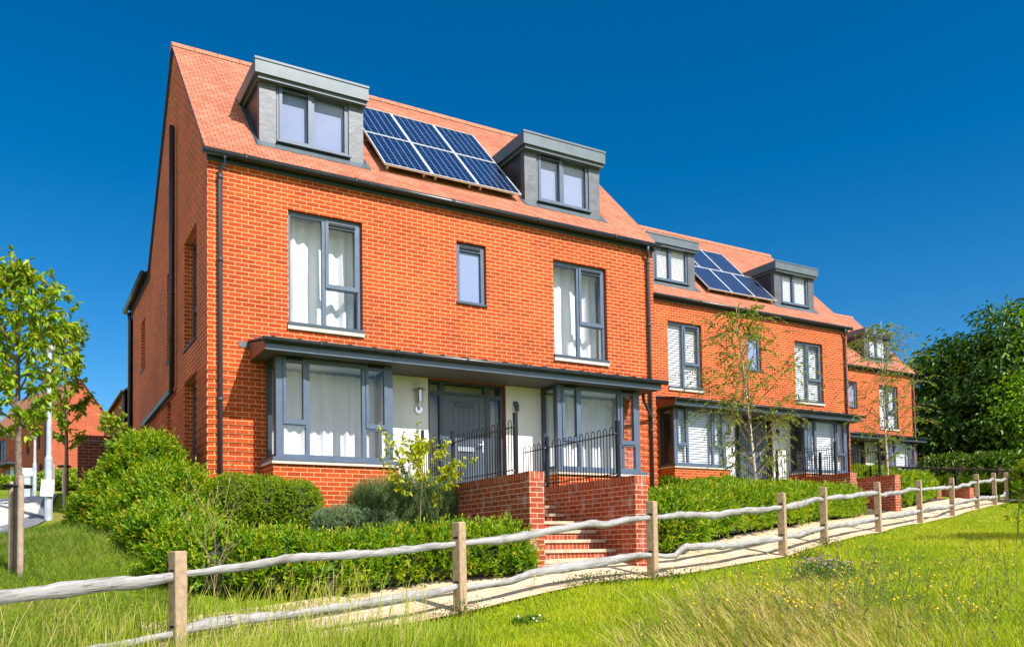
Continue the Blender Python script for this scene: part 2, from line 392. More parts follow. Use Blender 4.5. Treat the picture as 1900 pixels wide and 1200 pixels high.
# ------------------------------------------------------------------ terrain
FENCE = [(-8.4, -7.0, -1.78), (-4.9, -6.4, -1.44), (-1.36, -5.83, -1.11), (1.94, -5.33, -.80), (5.18, -5.04, -.48), (8.66, -4.31, -.24), (10.67, -3.52, -.04), (13.49, -2.64, .20),
         (17.03, -1.24, .45), (20.11, -.15, .69), (22.96, .83, .97), (25.5, 1.75, 1.17), (27.7, 2.6, 1.33), (30.0, 3.4, 1.5)]
def fence_n(i):
    a = FENCE[max(i - 1, 0)]; b = FENCE[min(i + 1, len(FENCE) - 1)]
    d = Vector((b[0] - a[0], b[1] - a[1])).normalized()
    return Vector((-d.y, d.x))
ctrl = []
for i, (x, y, z) in enumerate(FENCE):
    n = fence_n(i)
    ctrl += [(x, y, z), (x + .12 * n.x, y + .12 * n.y, z + .09), (x + 1.2 * n.x, y + 1.2 * n.y, z + .29), (x - 1.5 * n.x, y - 1.5 * n.y, z - .06), (x - 4 * n.x, y - 4 * n.y, z - .13)]
ctrl += [(-2.73, -14.6, -1.55), (4, -14, -1.1), (10, -12, -.45), (16, -10, .05), (24, -8, .75), (-10, -14, -2.2), (-10, -10, -2.1), (2, -20, -1.6), (14, -20, -.6), (30, -14, 1.0),
         (-2.68, -2.2, -.2), (-1.93, 2.89, .62), (-2.15, 4.75, .74), (-2.95, 2.33, .37), (-2.45, 3.2, .48), (-3.19, 20.4, 2.1), (-1.56, 14.8, 1.54), (-2.1, 22, 2.28), (-1.45, 7.77, 1.5),
         (-8, 0, -.3), (-10, 8, .6), (-12, 20, 1.8), (-8, -4, -1.0), (-5, -3.2, -.55),
         (0, 0, .7), (4.7, 0, .8), (9.5, 0, .8), (0, 10, 1.7), (9.5, 10, 2.0), (3.7, -4.35, -.34), (5.6, -4.3, -.33), (2, -2, .1), (7.5, -2, .25),
         (12.9, 4.95, 1.6), (22.4, 4.95, 1.65), (13, 15, 2.7), (22, 15, 2.9), (25.4, 11, 2.3), (35, 11, 2.5), (25, 22, 3.6), (36, 22, 3.9), (16.5, .9, .8), (11, 1.2, .75),
         (38, 6, 2.1), (46, 2, 2.3), (40, -6, 1.6), (0, 45, 4.4), (-15, 50, 4.8), (30, 45, 6), (-30, 20, 1.0), (-30, -10, -2.2)]
ctrl = np.array(ctrl, float)
def tps_k(r2): return np.where(r2 > 1e-12, r2 * np.log(r2 + 1e-12) * .5, 0)
def _tps():
    n = len(ctrl); xy = ctrl[:, :2] / 10
    K = tps_k(((xy[:, None] - xy[None]) ** 2).sum(-1)) + np.eye(n) * .004
    P = np.hstack([np.ones((n, 1)), xy])
    A = np.block([[K, P], [P.T, np.zeros((3, 3))]])
    return np.linalg.solve(A, np.concatenate([ctrl[:, 2], np.zeros(3)])), xy
_w, _xy = _tps()
def height(x, y):
    x = np.atleast_1d(np.asarray(x, float)).ravel(); y = np.atleast_1d(np.asarray(y, float)).ravel()
    xc = np.clip(x, -34, 50); yc = np.clip(y, -24, 60)
    out = np.empty(len(x))
    for s in range(0, len(x), 20000):
        q = np.stack([xc[s:s + 20000], yc[s:s + 20000]], 1) / 10
        K = tps_k(((q[:, None] - _xy[None]) ** 2).sum(-1))
        out[s:s + 20000] = K @ _w[:-3] + _w[-3] + q @ _w[-2:]
    return out
def H1(x, y): return float(height(x, y)[0])

def axis(lo, hi, n0, n1, step):
    core = np.arange(n0, n1 + 1e-6, step)
    a = n0 - np.cumsum(step * 1.16 ** np.arange(1, 60)); a = a[a > lo]
    b = n1 + np.cumsum(step * 1.16 ** np.arange(1, 60)); b = b[b < hi]
    return np.concatenate([[lo], a[::-1], core, b, [hi]])
def make_ground():
    X = axis(-400, 400, -8, 32, .3); Y = axis(-300, 500, -15, 12, .3)
    gx, gy = np.meshgrid(X, Y); z = height(gx, gy)
    z += .025 * np.sin(gx.ravel() * 1.7 + 1) * np.sin(gy.ravel() * 2.1)
    v = np.stack([gx.ravel(), gy.ravel(), z], 1)
    nx, ny = len(X), len(Y)
    i = (np.arange(ny - 1)[:, None] * nx + np.arange(nx - 1)[None]).ravel()
    f = np.stack([i, i + 1, i + nx + 1, i + nx], 1).ravel()
    o = np_mesh('ground', v, f, np.full(len(i), 4), M['ground'], smooth=True)
    tag(o, 'green sloping grass lawn in front of and beside the brick houses', kind='structure')
make_ground()

def strip(name, left, right, mat, lift, n=8, kind='structure', label=None, m=4):
    """sheet between two polylines laid on the terrain"""
    def samp(pl, k):
        pl = np.array(pl, float); d = np.concatenate([[0], np.cumsum(np.hypot(*np.diff(pl, axis=0).T))])
        t = np.linspace(0, d[-1], k)
        return np.stack([np.interp(t, d, pl[:, 0]), np.interp(t, d, pl[:, 1])], 1), t
    a, ta = samp(left, n); b, tb = samp(right, n)
    mb = MB(); rows = []
    for j in range(m + 1):
        q = a + (b - a) * j / m
        rows.append(np.column_stack([q, height(q[:, 0], q[:, 1]) + lift + .026]))
    W = float(np.hypot(*(a - b).T).mean())
    for j in range(m):
        for i in range(n - 1):
            p = [rows[j][i], rows[j][i + 1], rows[j + 1][i + 1], rows[j + 1][i]]
            mb.face(p, 0, [(ta[i], W * j / m), (ta[i + 1], W * j / m), (ta[i + 1], W * (j + 1) / m), (ta[i], W * (j + 1) / m)])
    o = mb.build(name, mat); tag(o, label, kind=kind); return o
nearp = [(FENCE[i][0] - .06 * fence_n(i).x, FENCE[i][1] - .06 * fence_n(i).y) for i in range(1, len(FENCE))]
farp = [(FENCE[i][0] + 1.38 * fence_n(i).x, FENCE[i][1] + 1.38 * fence_n(i).y) for i in range(1, len(FENCE))]
strip('path', nearp[1:], farp[1:], M['paving'], .012, n=140, label='cream stone paved path running along behind the split rail fence', m=6)
bedn = [(p[0] - .05 * fence_n(i + 1).x, p[1] - .05 * fence_n(i + 1).y) for i, p in enumerate(farp)]
bedf = [(FENCE[i][0] + 3.3 * fence_n(i).x, FENCE[i][1] + 3.3 * fence_n(i).y) for i in range(1, len(FENCE))]
strip('planting_bed_ground', bedn[2:-2], bedf[2:-2], M['soil'], .004, n=80, label='dark bark mulch bed between the path and the hedges', m=6)
# road, footway, kerb at the far left
roadn = [(-30, 0.0), (-9, .9), (-4.5, 1.5), (-2.9, 2.9), (-2.2, 4.5), (-1.98, 7), (-1.6, 10), (-1.3, 15), (-1.4, 18.5)]
roadf = [(-30, 19), (-14, 19.3), (-8, 19.8), (-5, 20.2), (-4, 20.3), (-3.2, 20.3), (-2.6, 20.2), (-2.2, 20.1), (-1.8, 20)]
strip('road', [(-30, 1.2), (-9.2, 2.0), (-4.6, 2.6), (-3.0, 3.5), (-2.35, 5.2), (-2.12, 8), (-2.05, 11), (-2.1, 14.5)], [(-30, 17.4), (-14, 17.6), (-8, 18), (-5.4, 18.2), (-4.2, 18.1), (-3.4, 17.6), (-2.9, 16.8), (-2.4, 15.6)], M['concrete'], .010, n=70, label='pale concrete road curving past behind the street trees', m=14)
strip('pavement', roadn, roadf, M['asphalt'], .003, n=70, label='grey asphalt footway along the curving road', m=14)

# ------------------------------------------------------------------ house
HW = 9.55
ZF = 0.93
ROOFM = 1.0287
def roofz(y): return 6.80 + ROOFM * (y + .067)
mirror = lambda x: HW - x

def window(parent, x0, x1, z0, z1, y, panes, sashes=(), vents=(), depth=.07, glass='glass', axis='y', fm='frame', name='window', sill=None):
    fb = MB()
    fb.panel(x0, x1, z0, z1, panes, y, y + depth, axis=axis)
    for (a0, a1, b0, b1, hole) in sashes:
        fb.panel(a0, a1, b0, b1, [hole], y - .018, y - .0005, axis=axis)
    w = fb.build(name, M[fm], parent)
    pb = MB()
    for (a0, a1, b0, b1) in panes:
        pts = [(a0 - .01, b0 - .01), (a1 + .01, b0 - .01), (a1 + .01, b1 + .01), (a0 - .01, b1 + .01)]
        d = y + depth * .5
        pb.face([(a, d, b) if axis == 'y' else (d, a, b) for a, b in pts])
    pb.build('pane', M[glass], w)
    if vents:
        for (a0, a1, b) in vents:
            vb = MB()
            if axis == 'y': vb.box(a0, a1, y - .045, y - .019, b - .022, b + .022)
            else: vb.box(y - .045, y - .019, a0, a1, b - .022, b + .022)
            vb.build('trickle_vent', M['black'], w)
    return w

def make_house():
    h = empty('brick_house')
    # --- walls (one mesh: front, sides, gable, rear, raised courses)
    w = MB()
    holes = [(1.355, 2.72, 3.975, 6.03), (4.645, 5.30, 4.80, 6.03), (6.885, 8.255, 3.975, 6.03), (.97, 3.03, ZF, 3.25), (6.52, 8.58, ZF, 3.25), (4.0, 5.69, ZF, 3.28)]
    w.panel(0, HW, -1.2, 6.61, holes, 0, .3, 'y', edges=False)
    sideh = [(.96, 2.24, 3.8, 5.9), (.96, 2.22, .95, 3.23), (3.75, 4.35, 3.98, 5.9), (3.75, 4.3, .95, 3.18), (7.8, 8.56, 4.6, 5.9)]
    w.panel(0, 10.5, -1.2, 6.61, sideh, 0, .3, 'x', edges=False)
    w.panel(0, 10.5, -1.2, 6.61, [], HW, HW - .3, 'x', edges=False)
    w.box(0, HW, 10.3, 10.5, -1.2, 6.61, skip='tb')
    for x in (0.0, HW):   # gable triangles and the wing wall under its eave
        w.face([(x, 0, 6.61), (x, 6.97, 6.61), (x, 6.97, 6.79), (x, 3.45, roofz(3.45) - .03), (x, 0, roofz(0) - .03)])
    w.face([(0, 6.97, 6.61), (0, 10.5, 6.61), (0, 10.5, 6.75), (0, 6.97, 6.75)])
    # projecting courses of the ground floor
    z = 1.125
    while z < 3.1:
        for a, b in ((-.014, .845), (HW - .845, HW + .014)):
            w.box(a, b, -.014, .02, z, z + .066)
        for a, b in ((.02, .955), (2.225, 3.745), (4.305, 6.9)):
            w.box(-.014, .02, a, b, z, z + .066)
            w.box(HW - .02, HW + .014, a, b, z, z + .066)
        z += .15
    # bay plinths
    for a, b in ((.90, 3.10), (mirror(3.10), mirror(.90))):
        w.box(a, b, -.70, -.002, -1.2, 1.475, skip='kb')
    w.build('wall', M['brick'], h)
    # --- white render panels by the door
    for a_, b_ in ((3.03, 3.995), (5.695, 6.52)):
        r = MB(); r.box(a_, b_, -.014, .01, ZF, 3.278); r.build('render_panel', M['white'], h)
    # --- inner floors and partition (seen only dimly through the glass)
    f = MB()
    f.box(.31, HW - .31, .31, 6.6, ZF - .12, ZF - .01); f.box(.31, HW - .31, .31, 6.6, 3.38, 3.6); f.box(.31, HW - .31, .31, 6.6, 6.35, 6.45)
    f.box(.31, HW - .31, 3.0, 3.1, ZF, 6.34)
    f.build('inner_floor', M['inner'], h)
    # --- roof
    t = MB()
    L = math.hypot(1, ROOFM)
    y0, yr = -.115, 3.45
    S = (yr - y0) * L; n = int(S / .1)
    for side in (0, 1):
        for i in range(n):
            s0, s1 = S * i / n, S * (i + 1) / n
            ya, yb = y0 + s0 / L, y0 + s1 / L
            za, zb = roofz(ya) + .022, roofz(yb) + .002
            fy = (lambda y: y) if side == 0 else (lambda y: 2 * yr - y)
            xs0, xs1 = -.055, HW + .055
            uv = [(0, i * .1), (xs1 - xs0, i * .1), (xs1 - xs0, i * .1 + .0999), (0, i * .1 + .0999)]
            t.face([(xs0, fy(ya), za), (xs1, fy(ya), za), (xs1, fy(yb), zb), (xs0, fy(yb), zb)], 0, uv)
            t.face([(xs0, fy(ya), za - .022), (xs1, fy(ya), za - .022), (xs1, fy(ya), za), (xs0, fy(ya), za)], 0, [(0, i * .1 + .03), (xs1, i * .1 + .03), (xs1, i * .1 + .05), (0, i * .1 + .05)])
        # underside and verge
        a, b = (y0, roofz(y0) - .05), (yr, roofz(yr) - .05)
        fy = (lambda y: y) if side == 0 else (lambda y: 2 * yr - y)
        for x in (-.055, HW + .055):
            t.face([(x, fy(a[0]), a[1]), (x, fy(b[0]), b[1]), (x, fy(b[0]), b[1] + .052), (x, fy(a[0]), a[1] + .062)], 1)
        t.face([(-.055, fy(a[0]), a[1]), (HW + .055, fy(a[0]), a[1]), (HW + .055, fy(b[0]), b[1]), (-.055, fy(b[0]), b[1])], 1)
    # rear wing roof
    t.face([(-.12, 6.9, 6.72), (-.12, 10.6, 6.72), (4.7, 10.6, 9.6), (4.7, 6.9, 9.6)], 0)
    t.face([(HW + .12, 6.9, 6.72), (HW + .12, 10.6, 6.72), (4.7, 10.6, 9.6), (4.7, 6.9, 9.6)], 0)
    t.face([(-.12, 10.52, 6.72), (HW + .12, 10.52, 6.72), (4.7, 10.52, 9.6)], 1)
    roof = t.build('roof', [M['tile'], M['frame_dark']], h)
    rt = MB()
    x = -.06
    while x < HW - .05:
        x1 = min(x + .45, HW + .06)
        zt = roofz(yr)
        pr = [(-.13, -.095), (-.06, .02), (0, .055), (.06, .02), (.13, -.095)]
        for k in range(4):
            rt.face([(x + .004, yr + pr[k][0], zt + pr[k][1]), (x1 - .008, yr + pr[k][0], zt + pr[k][1]), (x1 - .008, yr + pr[k + 1][0], zt + pr[k + 1][1]), (x + .004, yr + pr[k + 1][0], zt + pr[k + 1][1])])
        rt.face([(x + .004, yr + p[0], zt + p[1]) for p in pr]); rt.face([(x1 - .008, yr + p[0], zt + p[1]) for p in pr])
        x = x1
    rt.build('ridge_tile', M['ridge'], roof)
    # --- eaves fascia, gutter, pipes
    e = MB(); e.box(-.01, HW + .01, -.045, -.003, 6.605, 6.80); e.build('eaves_fascia', M['frame_dark'], h)
    e = MB(); e.box(-.05, -.003, 6.9, 10.55, 6.58, 6.74); e.build('eaves_fascia', M['frame_dark'], h)
    g = MB()
    g.tube([(-.10, -.15, 6.705), (HW + .10, -.15, 6.705)], .058, 10)
    x = .6
    while x < HW: g.tube([(x - .03, -.15, 6.705), (x + .03, -.15, 6.705)], .066, 10); x += 1.95
    g.build('gutter', M['gutter'], h, smooth=True)
    g = MB(); g.tube([(-.17, 6.95, 6.69), (-.17, 10.65, 6.69)], .07, 10)
    g.build('gutter', M['gutter'], h, smooth=True)
    for xp, s in ((.20, 1), (HW - .18, -1)):
        d = MB()
        d.tube([(xp + .06 * s, -.15, 6.66), (xp + .06 * s, -.13, 6.56), (xp, -.07, 6.47), (xp, -.055, 6.38), (xp, -.055, -.2)], .036, 10)
        for zz in (6.3, 4.9, 2.55, 1.2): d.tube([(xp, -.055, zz), (xp, -.055, zz + .06)], .046, 10)
        if s < 0: d.tube([(8.70, -.62, 3.24), (8.75, -.55, 3.14), (xp, -.07, 2.86), (xp, -.055, 2.75)], .033, 10)
        d.build('downpipe', M['frame_dark'], h, smooth=True)
    d = MB()
    d.tube([(-.09, 3.1, 8.54), (-.09, 3.1, 3.32), (-.09, 3.18, 3.24), (-.09, 7.3, 3.14), (-.09, 7.37, 3.05), (-.09, 7.37, .4)], .055, 10)
    d.build('vent_pipe', M['gutter'], h, smooth=True); d = MB()
    d.tube([(-.09, 10.42, 6.62), (-.06, 10.42, 6.4), (-.06, 10.42, .5)], .055, 10)
    d.build('downpipe', M['gutter'], h, smooth=True)
    # --- upper windows
    for mx in (0, 1):
        ox = 0 if mx == 0 else 5.53
        x0, x1 = 1.357 + ox, 2.718 + ox
        panes = [(1.41 + ox, 1.985 + ox, 4.06, 5.95), (2.105 + ox, 2.595 + ox, 4.82, 5.86), (2.06 + ox, 2.65 + ox, 4.06, 4.725)]
        sash = [(2.045 + ox, 2.67 + ox, 4.745, 5.965, panes[1])]
        wn = window(h, x0, x1, 4.0, 6.028, .075, panes, sash, [(2.11 + ox, 2.60 + ox, 5.915)])
        s = MB(); s.box(x0 - .012, x1 + .012, -.05, .074, 3.972, 4.032); s.build('sill', M['frame_dark'], wn)
        s = MB(); s.box(x0 - .02, x1 + .02, -.045, -.001, 3.905, 3.97); s.build('stone_sill', M['stone'], wn)
        s = MB()
        for xx in (x0 + .004, x1 - .004): s.face([(xx, .147, 3.98), (xx, .31, 3.98), (xx, .31, 6.02), (xx, .147, 6.02)])
        for zz in (3.985, 6.022): s.face([(x0 + .004, .147, zz), (x1 - .004, .147, zz), (x1 - .004, .31, zz), (x0 + .004, .31, zz)])
        s.build('inner_reveal', M['white'], wn)
    panes = [(4.735, 5.205, 4.885, 5.875)]
    wn = window(h, 4.647, 5.298, 4.82, 6.028, .075, panes, [(4.675, 5.275, 4.835, 5.985, panes[0])], [(4.75, 5.19, 5.935)], glass='frost')
    s = MB(); s.box(4.635, 5.31, -.04, .074, 4.80, 4.835); s.build('sill', M['frame_dark'], wn)
    # --- side windows
    for (a0, a1, b0, b1) in sideh:
        mid = b0 + (b1 - b0) * .38
        panes = [(a0 + .08, a1 - .08, mid + .05, b1 - .09), (a0 + .08, a1 - .08, b0 + .09, mid - .05)]
        wn = window(h, a0 + .001, a1 - .001, b0 + .02, b1 - .001, .16, panes, axis='x', fm='frame_dark')
        s = MB(); s.box(-.03, .159, a0 + .001, a1 - .001, b0, b0 + .03); s.build('sill', M['frame_dark'], wn)
        s = MB(); s.face([(.285, a0, b0), (.285, a1, b0), (.285, a1, b1), (.285, a0, b1)]); s.build('pane_backing', M['inner'], wn)
    # --- bay windows
    for mx in (0, 1):
        X = (lambda x: x) if mx == 0 else mirror
        def rx(a, b): a, b = X(a), X(b); return (min(a, b), max(a, b))
        P1 = (*rx(1.137, 1.422), 2.235, 3.185); P1b = (*rx(1.095, 1.465), 1.65, 2.115)
        P2 = (*rx(1.535, 2.46), 1.65, 3.20)
        P3 = (*rx(2.58, 2.868), 2.235, 3.185); P3b = (*rx(2.537, 2.91), 1.65, 2.115)
        sash = [(*rx(1.085, 1.475), 2.15, 3.225, P1), (*rx(2.528, 2.92), 2.15, 3.225, P3)]
        wn = window(h, *rx(.97, 3.03), 1.59, 3.27, -.62, [P1, P1b, P2, P3, P3b], sash, [(*rx(1.15, 1.41), 3.245), (*rx(2.59, 2.86), 3.245)], name='bay_window')
        # returns of the bay
        for xa in (.97, 3.03):
            q = MB(); xs = X(xa); inn = xs + .07 if (xa == .97) == (mx == 0) else xs - .07
            q.panel(-.549, -.016, 1.59, 3.27, [(-.47, -.09, 1.66, 3.2)], xs, inn, axis='x')
            q.build('bay_return', M['frame_dark'], wn)
        for xa in (.97, 3.03):
            q = MB(); xs = X(xa); dd = xs + .035 if (xa == .97) == (mx == 0) else xs - .035
            q.face([(dd, -.48, 1.65), (dd, -.08, 1.65), (dd, -.08, 3.21), (dd, -.48, 3.21)])
            q.build('pane', M['glass'], wn)
        a, b = rx(.87, 3.13)
        q = MB(); q.box(a, b, -.745, -.001, 1.478, 1.528); q.build('stone_sill', M['stone'], wn)
        q = MB(); q.box(a + .01, b - .01, -.755, -.015, 1.530, 1.588); q.build('sill', M['frame'], wn)
        q = MB(); a, b = rx(.975, 3.025)
        for xx in (a, b): q.face([(xx, .003, ZF), (xx, .31, ZF), (xx, .31, 3.25), (xx, .003, 3.25)])
        q.face([(a, -.545, 3.245), (b, -.545, 3.245), (b, .31, 3.245), (a, .31, 3.245)])
        q.build('inner_reveal', M['white'], wn)
    # --- canopy
    c = empty('canopy', parent=h)
    xl, xr = .69, HW - .69
    q = MB(); q.box(xl + .022, xr - .022, -1.0, -.975, 3.275, 3.40); q.build('fascia_board', M['frame'], c)
    q = MB(); q.box(xl + .022, xr - .022, -.974, -.016, 3.283, 3.30); q.build('soffit', M['soffit'], c)
    for xa, xb in ((xl, xl + .02), (xr - .02, xr)):
        q = MB()
        pr = [(-1.0, 3.275), (-.002, 3.275), (-.002, 3.60), (-1.0, 3.41)]
        q.face([(xa, y, z) for y, z in pr]); q.face([(xb, y, z) for y, z in reversed(pr)])
        for k in range(4):
            (ya, za), (yb, zb) = pr[k], pr[(k + 1) % 4]
            q.face([(xa, ya, za), (xb, ya, za), (xb, yb, zb), (xa, yb, zb)])
        q.build('barge_board', M['barge'], c)
    q = MB()
    pr = [(-1.06, 3.425), (-.002, 3.605), (-.002, 3.635), (-1.06, 3.455)]
    q.face([(xl - .03, y, z) for y, z in pr]); q.face([(xr + .03, y, z) for y, z in pr])
    for k in range(4):
        (ya, za), (yb, zb) = pr[k], pr[(k + 1) % 4]
        q.face([(xl - .03, ya, za), (xr + .03, ya, za), (xr + .03, yb, zb), (xl - .03, yb, zb)])
    x = xl + .15
    while x < xr:
        q.face([(x - .012, -1.06, 3.457), (x + .012, -1.06, 3.457), (x + .012, -1.06, 3.495), (x - .012, -1.06, 3.495)])
        q.face([(x - .012, -1.06, 3.495), (x + .012, -1.06, 3.495), (x + .012, -.01, 3.665), (x - .012, -.01, 3.665)])
        q.face([(x - .012, -1.06, 3.457), (x - .012, -1.06, 3.495), (x - .012, -.01, 3.665), (x - .012, -.01, 3.637)])
        q.face([(x + .012, -1.06, 3.457), (x + .012, -1.06, 3.495), (x + .012, -.01, 3.665), (x + .012, -.01, 3.637)])
        x += .43
    q.build('canopy_roof', M['frame_dark'], c)
    q = MB(); q.tube([(xl - .05, -1.065, 3.425), (xr + .12, -1.065, 3.425)], .047, 10)
    x = xl + .9
    while x < xr: q.tube([(x - .025, -1.065, 3.425), (x + .025, -1.065, 3.425)], .054, 10); x += 1.35
    q.build('canopy_gutter', M['gutter'], c, smooth=True)
    for b_ in ((xl - .18, xl + .12, -.012, -.002, 3.50, 3.60), (xl + .1, xl + .38, -.014, -.003, 3.61, 3.70), (xr - .12, xr + .18, -.012, -.002, 3.50, 3.60)):
        q = MB(); q.box(*b_); q.build('lead_flashing', M['lead'], c)
    # --- front door set
    panes = [(4.06, 4.27, ZF + .1, 2.98), (4.06, 4.27, 3.07, 3.235), (4.37, 5.24, 3.07, 3.235), (5.38, 5.61, ZF + .1, 2.98), (5.38, 5.61, 3.07, 3.235)]
    hole = (4.345, 5.265, ZF + .02, 3.02)
    fb = MB(); fb.panel(4.003, 5.687, ZF, 3.278, panes + [hole], .06, .15)
    df = fb.build('door_frame', M['frame_dark'], h)
    pb = MB()
    for (a0, a1, b0, b1) in panes: pb.face([(a0 - .01, .11, b0 - .01), (a1 + .01, .11, b0 - .01), (a1 + .01, .11, b1 + .01), (a0 - .01, .11, b1 + .01)])
    pb.build('side_light', M['glass'], df)
    b = MB(); b.face([(4.0, .45, ZF), (5.69, .45, ZF), (5.69, .45, 3.27), (4.0, .45, 3.27)]); b.build('reflection_backing', M['white'], df)  # added white sheet standing in for bright reflections in the side lights
    d = MB(); d.box(4.35, 5.26, .085, .135, ZF + .03, 3.015)
    d.box(4.35, 4.47, .072, .084, ZF + .03, 3.015); d.box(5.14, 5.26, .072, .084, ZF + .03, 3.015); d.box(4.472, 5.138, .072, .084, 2.90, 3.013); d.box(4.472, 5.138, .072, .084, ZF + .03, ZF + .25)
    for k in range(1, 6): xx = 4.472 + .666 * k / 6; d.box(xx - .007, xx + .007, .079, .0845, ZF + .26, 2.89)
    dr = d.build('door', M['door'], h)
    q = MB(); q.box(4.62, 5.0, .062, .0715, 2.79, 2.87); q.build('door_light', M['frame_dark'], dr)
    q = MB(); q.box(4.66, 5.0, .060, .0715, 1.93, 2.02); q.build('letter_plate', M['chrome'], dr)
    q = MB(); q.box(5.175, 5.215, .055, .0715, 1.92, 2.16); q.tube([(5.195, .05, 2.07), (5.195, .02, 2.07), (5.08, .02, 2.07)], .011, 8); q.build('handle', M['chrome'], dr)
    # --- wall lamp, spot lamp, door bell
    q = MB(); q.tube([(3.79, -.09, 2.80), (3.79, -.09, 3.02)], .055, 12); q.tube([(3.79, -.09, 3.02), (3.79, -.09, 3.045), (3.79, -.09, 3.06)], [.11, .10, .02], 14)
    q.tube([(3.79, -.016, 2.66), (3.79, -.05, 2.66)], .075, 14); q.tube([(3.79, -.05, 2.66), (3.79, -.09, 2.70), (3.79, -.09, 2.8)], .018, 8); q.build('wall_lamp', M['chrome'], h, smooth=False)
    q = MB(); q.box(5.86, 5.95, -.06, -.016, 2.88, 2.97); q.tube([(5.905, -.08, 2.9), (5.905, -.09, 2.76)], [.05, .035], 12); q.build('spot_lamp', M['frame_dark'], h)
    q = MB(); q.box(3.845, 3.895, -.04, -.016, 2.10, 2.28); q.build('door_bell', M['black'], h)
    # --- dormers
    for mx in (0, 1):
        X = (lambda x: x) if mx == 0 else (lambda x: x + 5.53)
        dm = empty('dormer', parent=h)
        for xa in (X(.985), X(2.915)):   # lead cheeks
            q = MB(); q.face([(xa, .47, 7.25), (xa, .47, 8.52), (xa, 1.66, 8.52)], 0); q.build('cheek', M['cheek'], dm)
        for a, b in ((.975, 1.275), (2.64, 2.925)):
            q = MB(); q.box(X(a), X(b), .45, .60, 7.30, 8.44); q.box(X(a) - .004, X(b) + .004, .443, .60, 8.40, 8.50); q.box(X(a) - .004, X(b) + .004, .443, .60, 7.29, 7.33)
            q.build('pilaster', M['lead'], dm)
        panes = [(X(1.39), X(1.868), 7.50, 8.385), (X(1.985), X(2.565), 7.495, 8.42)]
        wn = window(dm, X(1.29), X(2.638), 7.42, 8.508, .475, panes, [(X(1.335), X(1.93), 7.45, 8.485, panes[0])], [(X(1.4), X(1.86), 8.43)])
        q = MB(); q.box(X(1.278), X(2.66), .36, .474, 7.385, 7.418); q.build('sill', M['frame'], wn)
        q = MB(); q.face([(X(1.3), .575, 7.45), (X(2.63), .575, 7.45), (X(2.63), .575, 8.49), (X(1.3), .575, 8.49)]); q.build('pane_backing', M['lav'], wn)  # flat sheet behind the panes, coloured as their sky reflection
        q = MB()  # apron and roof flashing
        q.face([(X(1.276), .455, 7.384), (X(2.64), .455, 7.384), (X(2.64), .30, roofz(.30) + .03), (X(1.276), .30, roofz(.30) + .03)])
        q.face([(X(.93), .30, roofz(.30) + .028), (X(3.03), .30, roofz(.30) + .028), (X(3.03), .47, roofz(.47) + .03), (X(.93), .47, roofz(.47) + .03)])
        for sgn, xa in ((-1, .975), (1, 2.925)):
            for k in range(9):
                ya, yb = .30 + k * .16, .30 + (k + 1) * .16
                xo = xa + sgn * .085
                q.face([(X(xo), ya, roofz(ya) + .022), (X(xo), yb, roofz(yb) + .022), (X(xa), yb, roofz(yb) + .03), (X(xa), ya, roofz(ya) + .03)], 1)
        q.build('flashing', [M['zinc'], M['frame_dark']], dm)
        q = MB()
        pr = [(.28, 8.51), (1.72, 8.51), (1.98, 8.765), (.28, 8.765)]
        xa, xb = X(.865), X(2.975)
        q.face([(xa, y, z) for y, z in pr]); q.face([(xb, y, z) for y, z in pr])
        for k in range(4):
            (ya, za), (yb, zb) = pr[k], pr[(k + 1) % 4]
            q.face([(xa, ya, za), (xb, ya, za), (xb, yb, zb), (xa, yb, zb)])
        q.box(xa - .012, xb + .012, .265, .31, 8.745, 8.785)
        q.box(X(.93), X(2.955), .33, 1.6, 8.44, 8.509)
        q.build('dormer_roof', M['zinc'], dm)
    return h

house = make_house()
tag(house, 'nearest and largest red brick house, with six solar panels between two grey dormers', 'house', 'row of red brick houses stepping up the hill')
H2O = (12.93, 5.0, .85); H3O = (25.5, 11.0, 1.48)
house2 = copy_tree(house); house2.location = H2O
house2['label'] = 'middle red brick house of the row, with birch tree and white slatted blinds'
house3 = copy_tree(house); house3.location = H3O
house3['label'] = 'farthest red brick house at the right end of the row, beside the dark trees'

# ------------------------------------------------------------------ solar panels
def solar(origin, x0, s0, w, l, label, grp):
    """x0 along the eave, s0 = y of the lower edge, sizes w x l (l along the slope)"""
    L = math.hypot(1, ROOFM); ty = Vector((0, 1 / L, ROOFM / L)); tn = Vector((0, -ROOFM / L, 1 / L))
    o = Vector((x0, s0, roofz(s0))) + tn * .16
    root = empty('solar_panel', Vector(origin) + o)
    tag(root, label, 'solar panel', grp)
    q = MB(); f = .022
    P = lambda u, v, n: Vector((u, 0, 0)) + ty * v + tn * n
    for (a0, a1, b0, b1) in ((0, w, 0, f), (0, w, l - f, l), (0, f, f, l - f), (w - f, w, f, l - f)):
        q.obox(P((a0 + a1) / 2, (b0 + b1) / 2, 0), Vector(((a1 - a0) / 2, 0, 0)), ty * ((b1 - b0) / 2), tn * .02)
    q.obox(P(.12, .14, -.075), Vector((.018, 0, 0)), ty * .03, tn * .055); q.obox(P(w - .12, .14, -.075), Vector((.018, 0, 0)), ty * .03, tn * .055)
    q.build('frame', M['alu'], root)
    q = MB(); g = (f + .004)
    nx = round((w - 2 * g) / .158); 
    uu = nx * .158; vv = round((l - 2 * g) / .158) * .158
    q.face([P(g, g, .012), P(w - g, g, .012), P(w - g, l - g, .012), P(g, l - g, .012)], 0, [(0, 0), (uu, 0), (uu, vv), (0, vv)])
    q.face([P(g, g, -.015), P(w - g, g, -.015), P(w - g, l - g, -.015), P(g, l - g, -.015)], 0)
    q.build('cells', M['cells'], root)
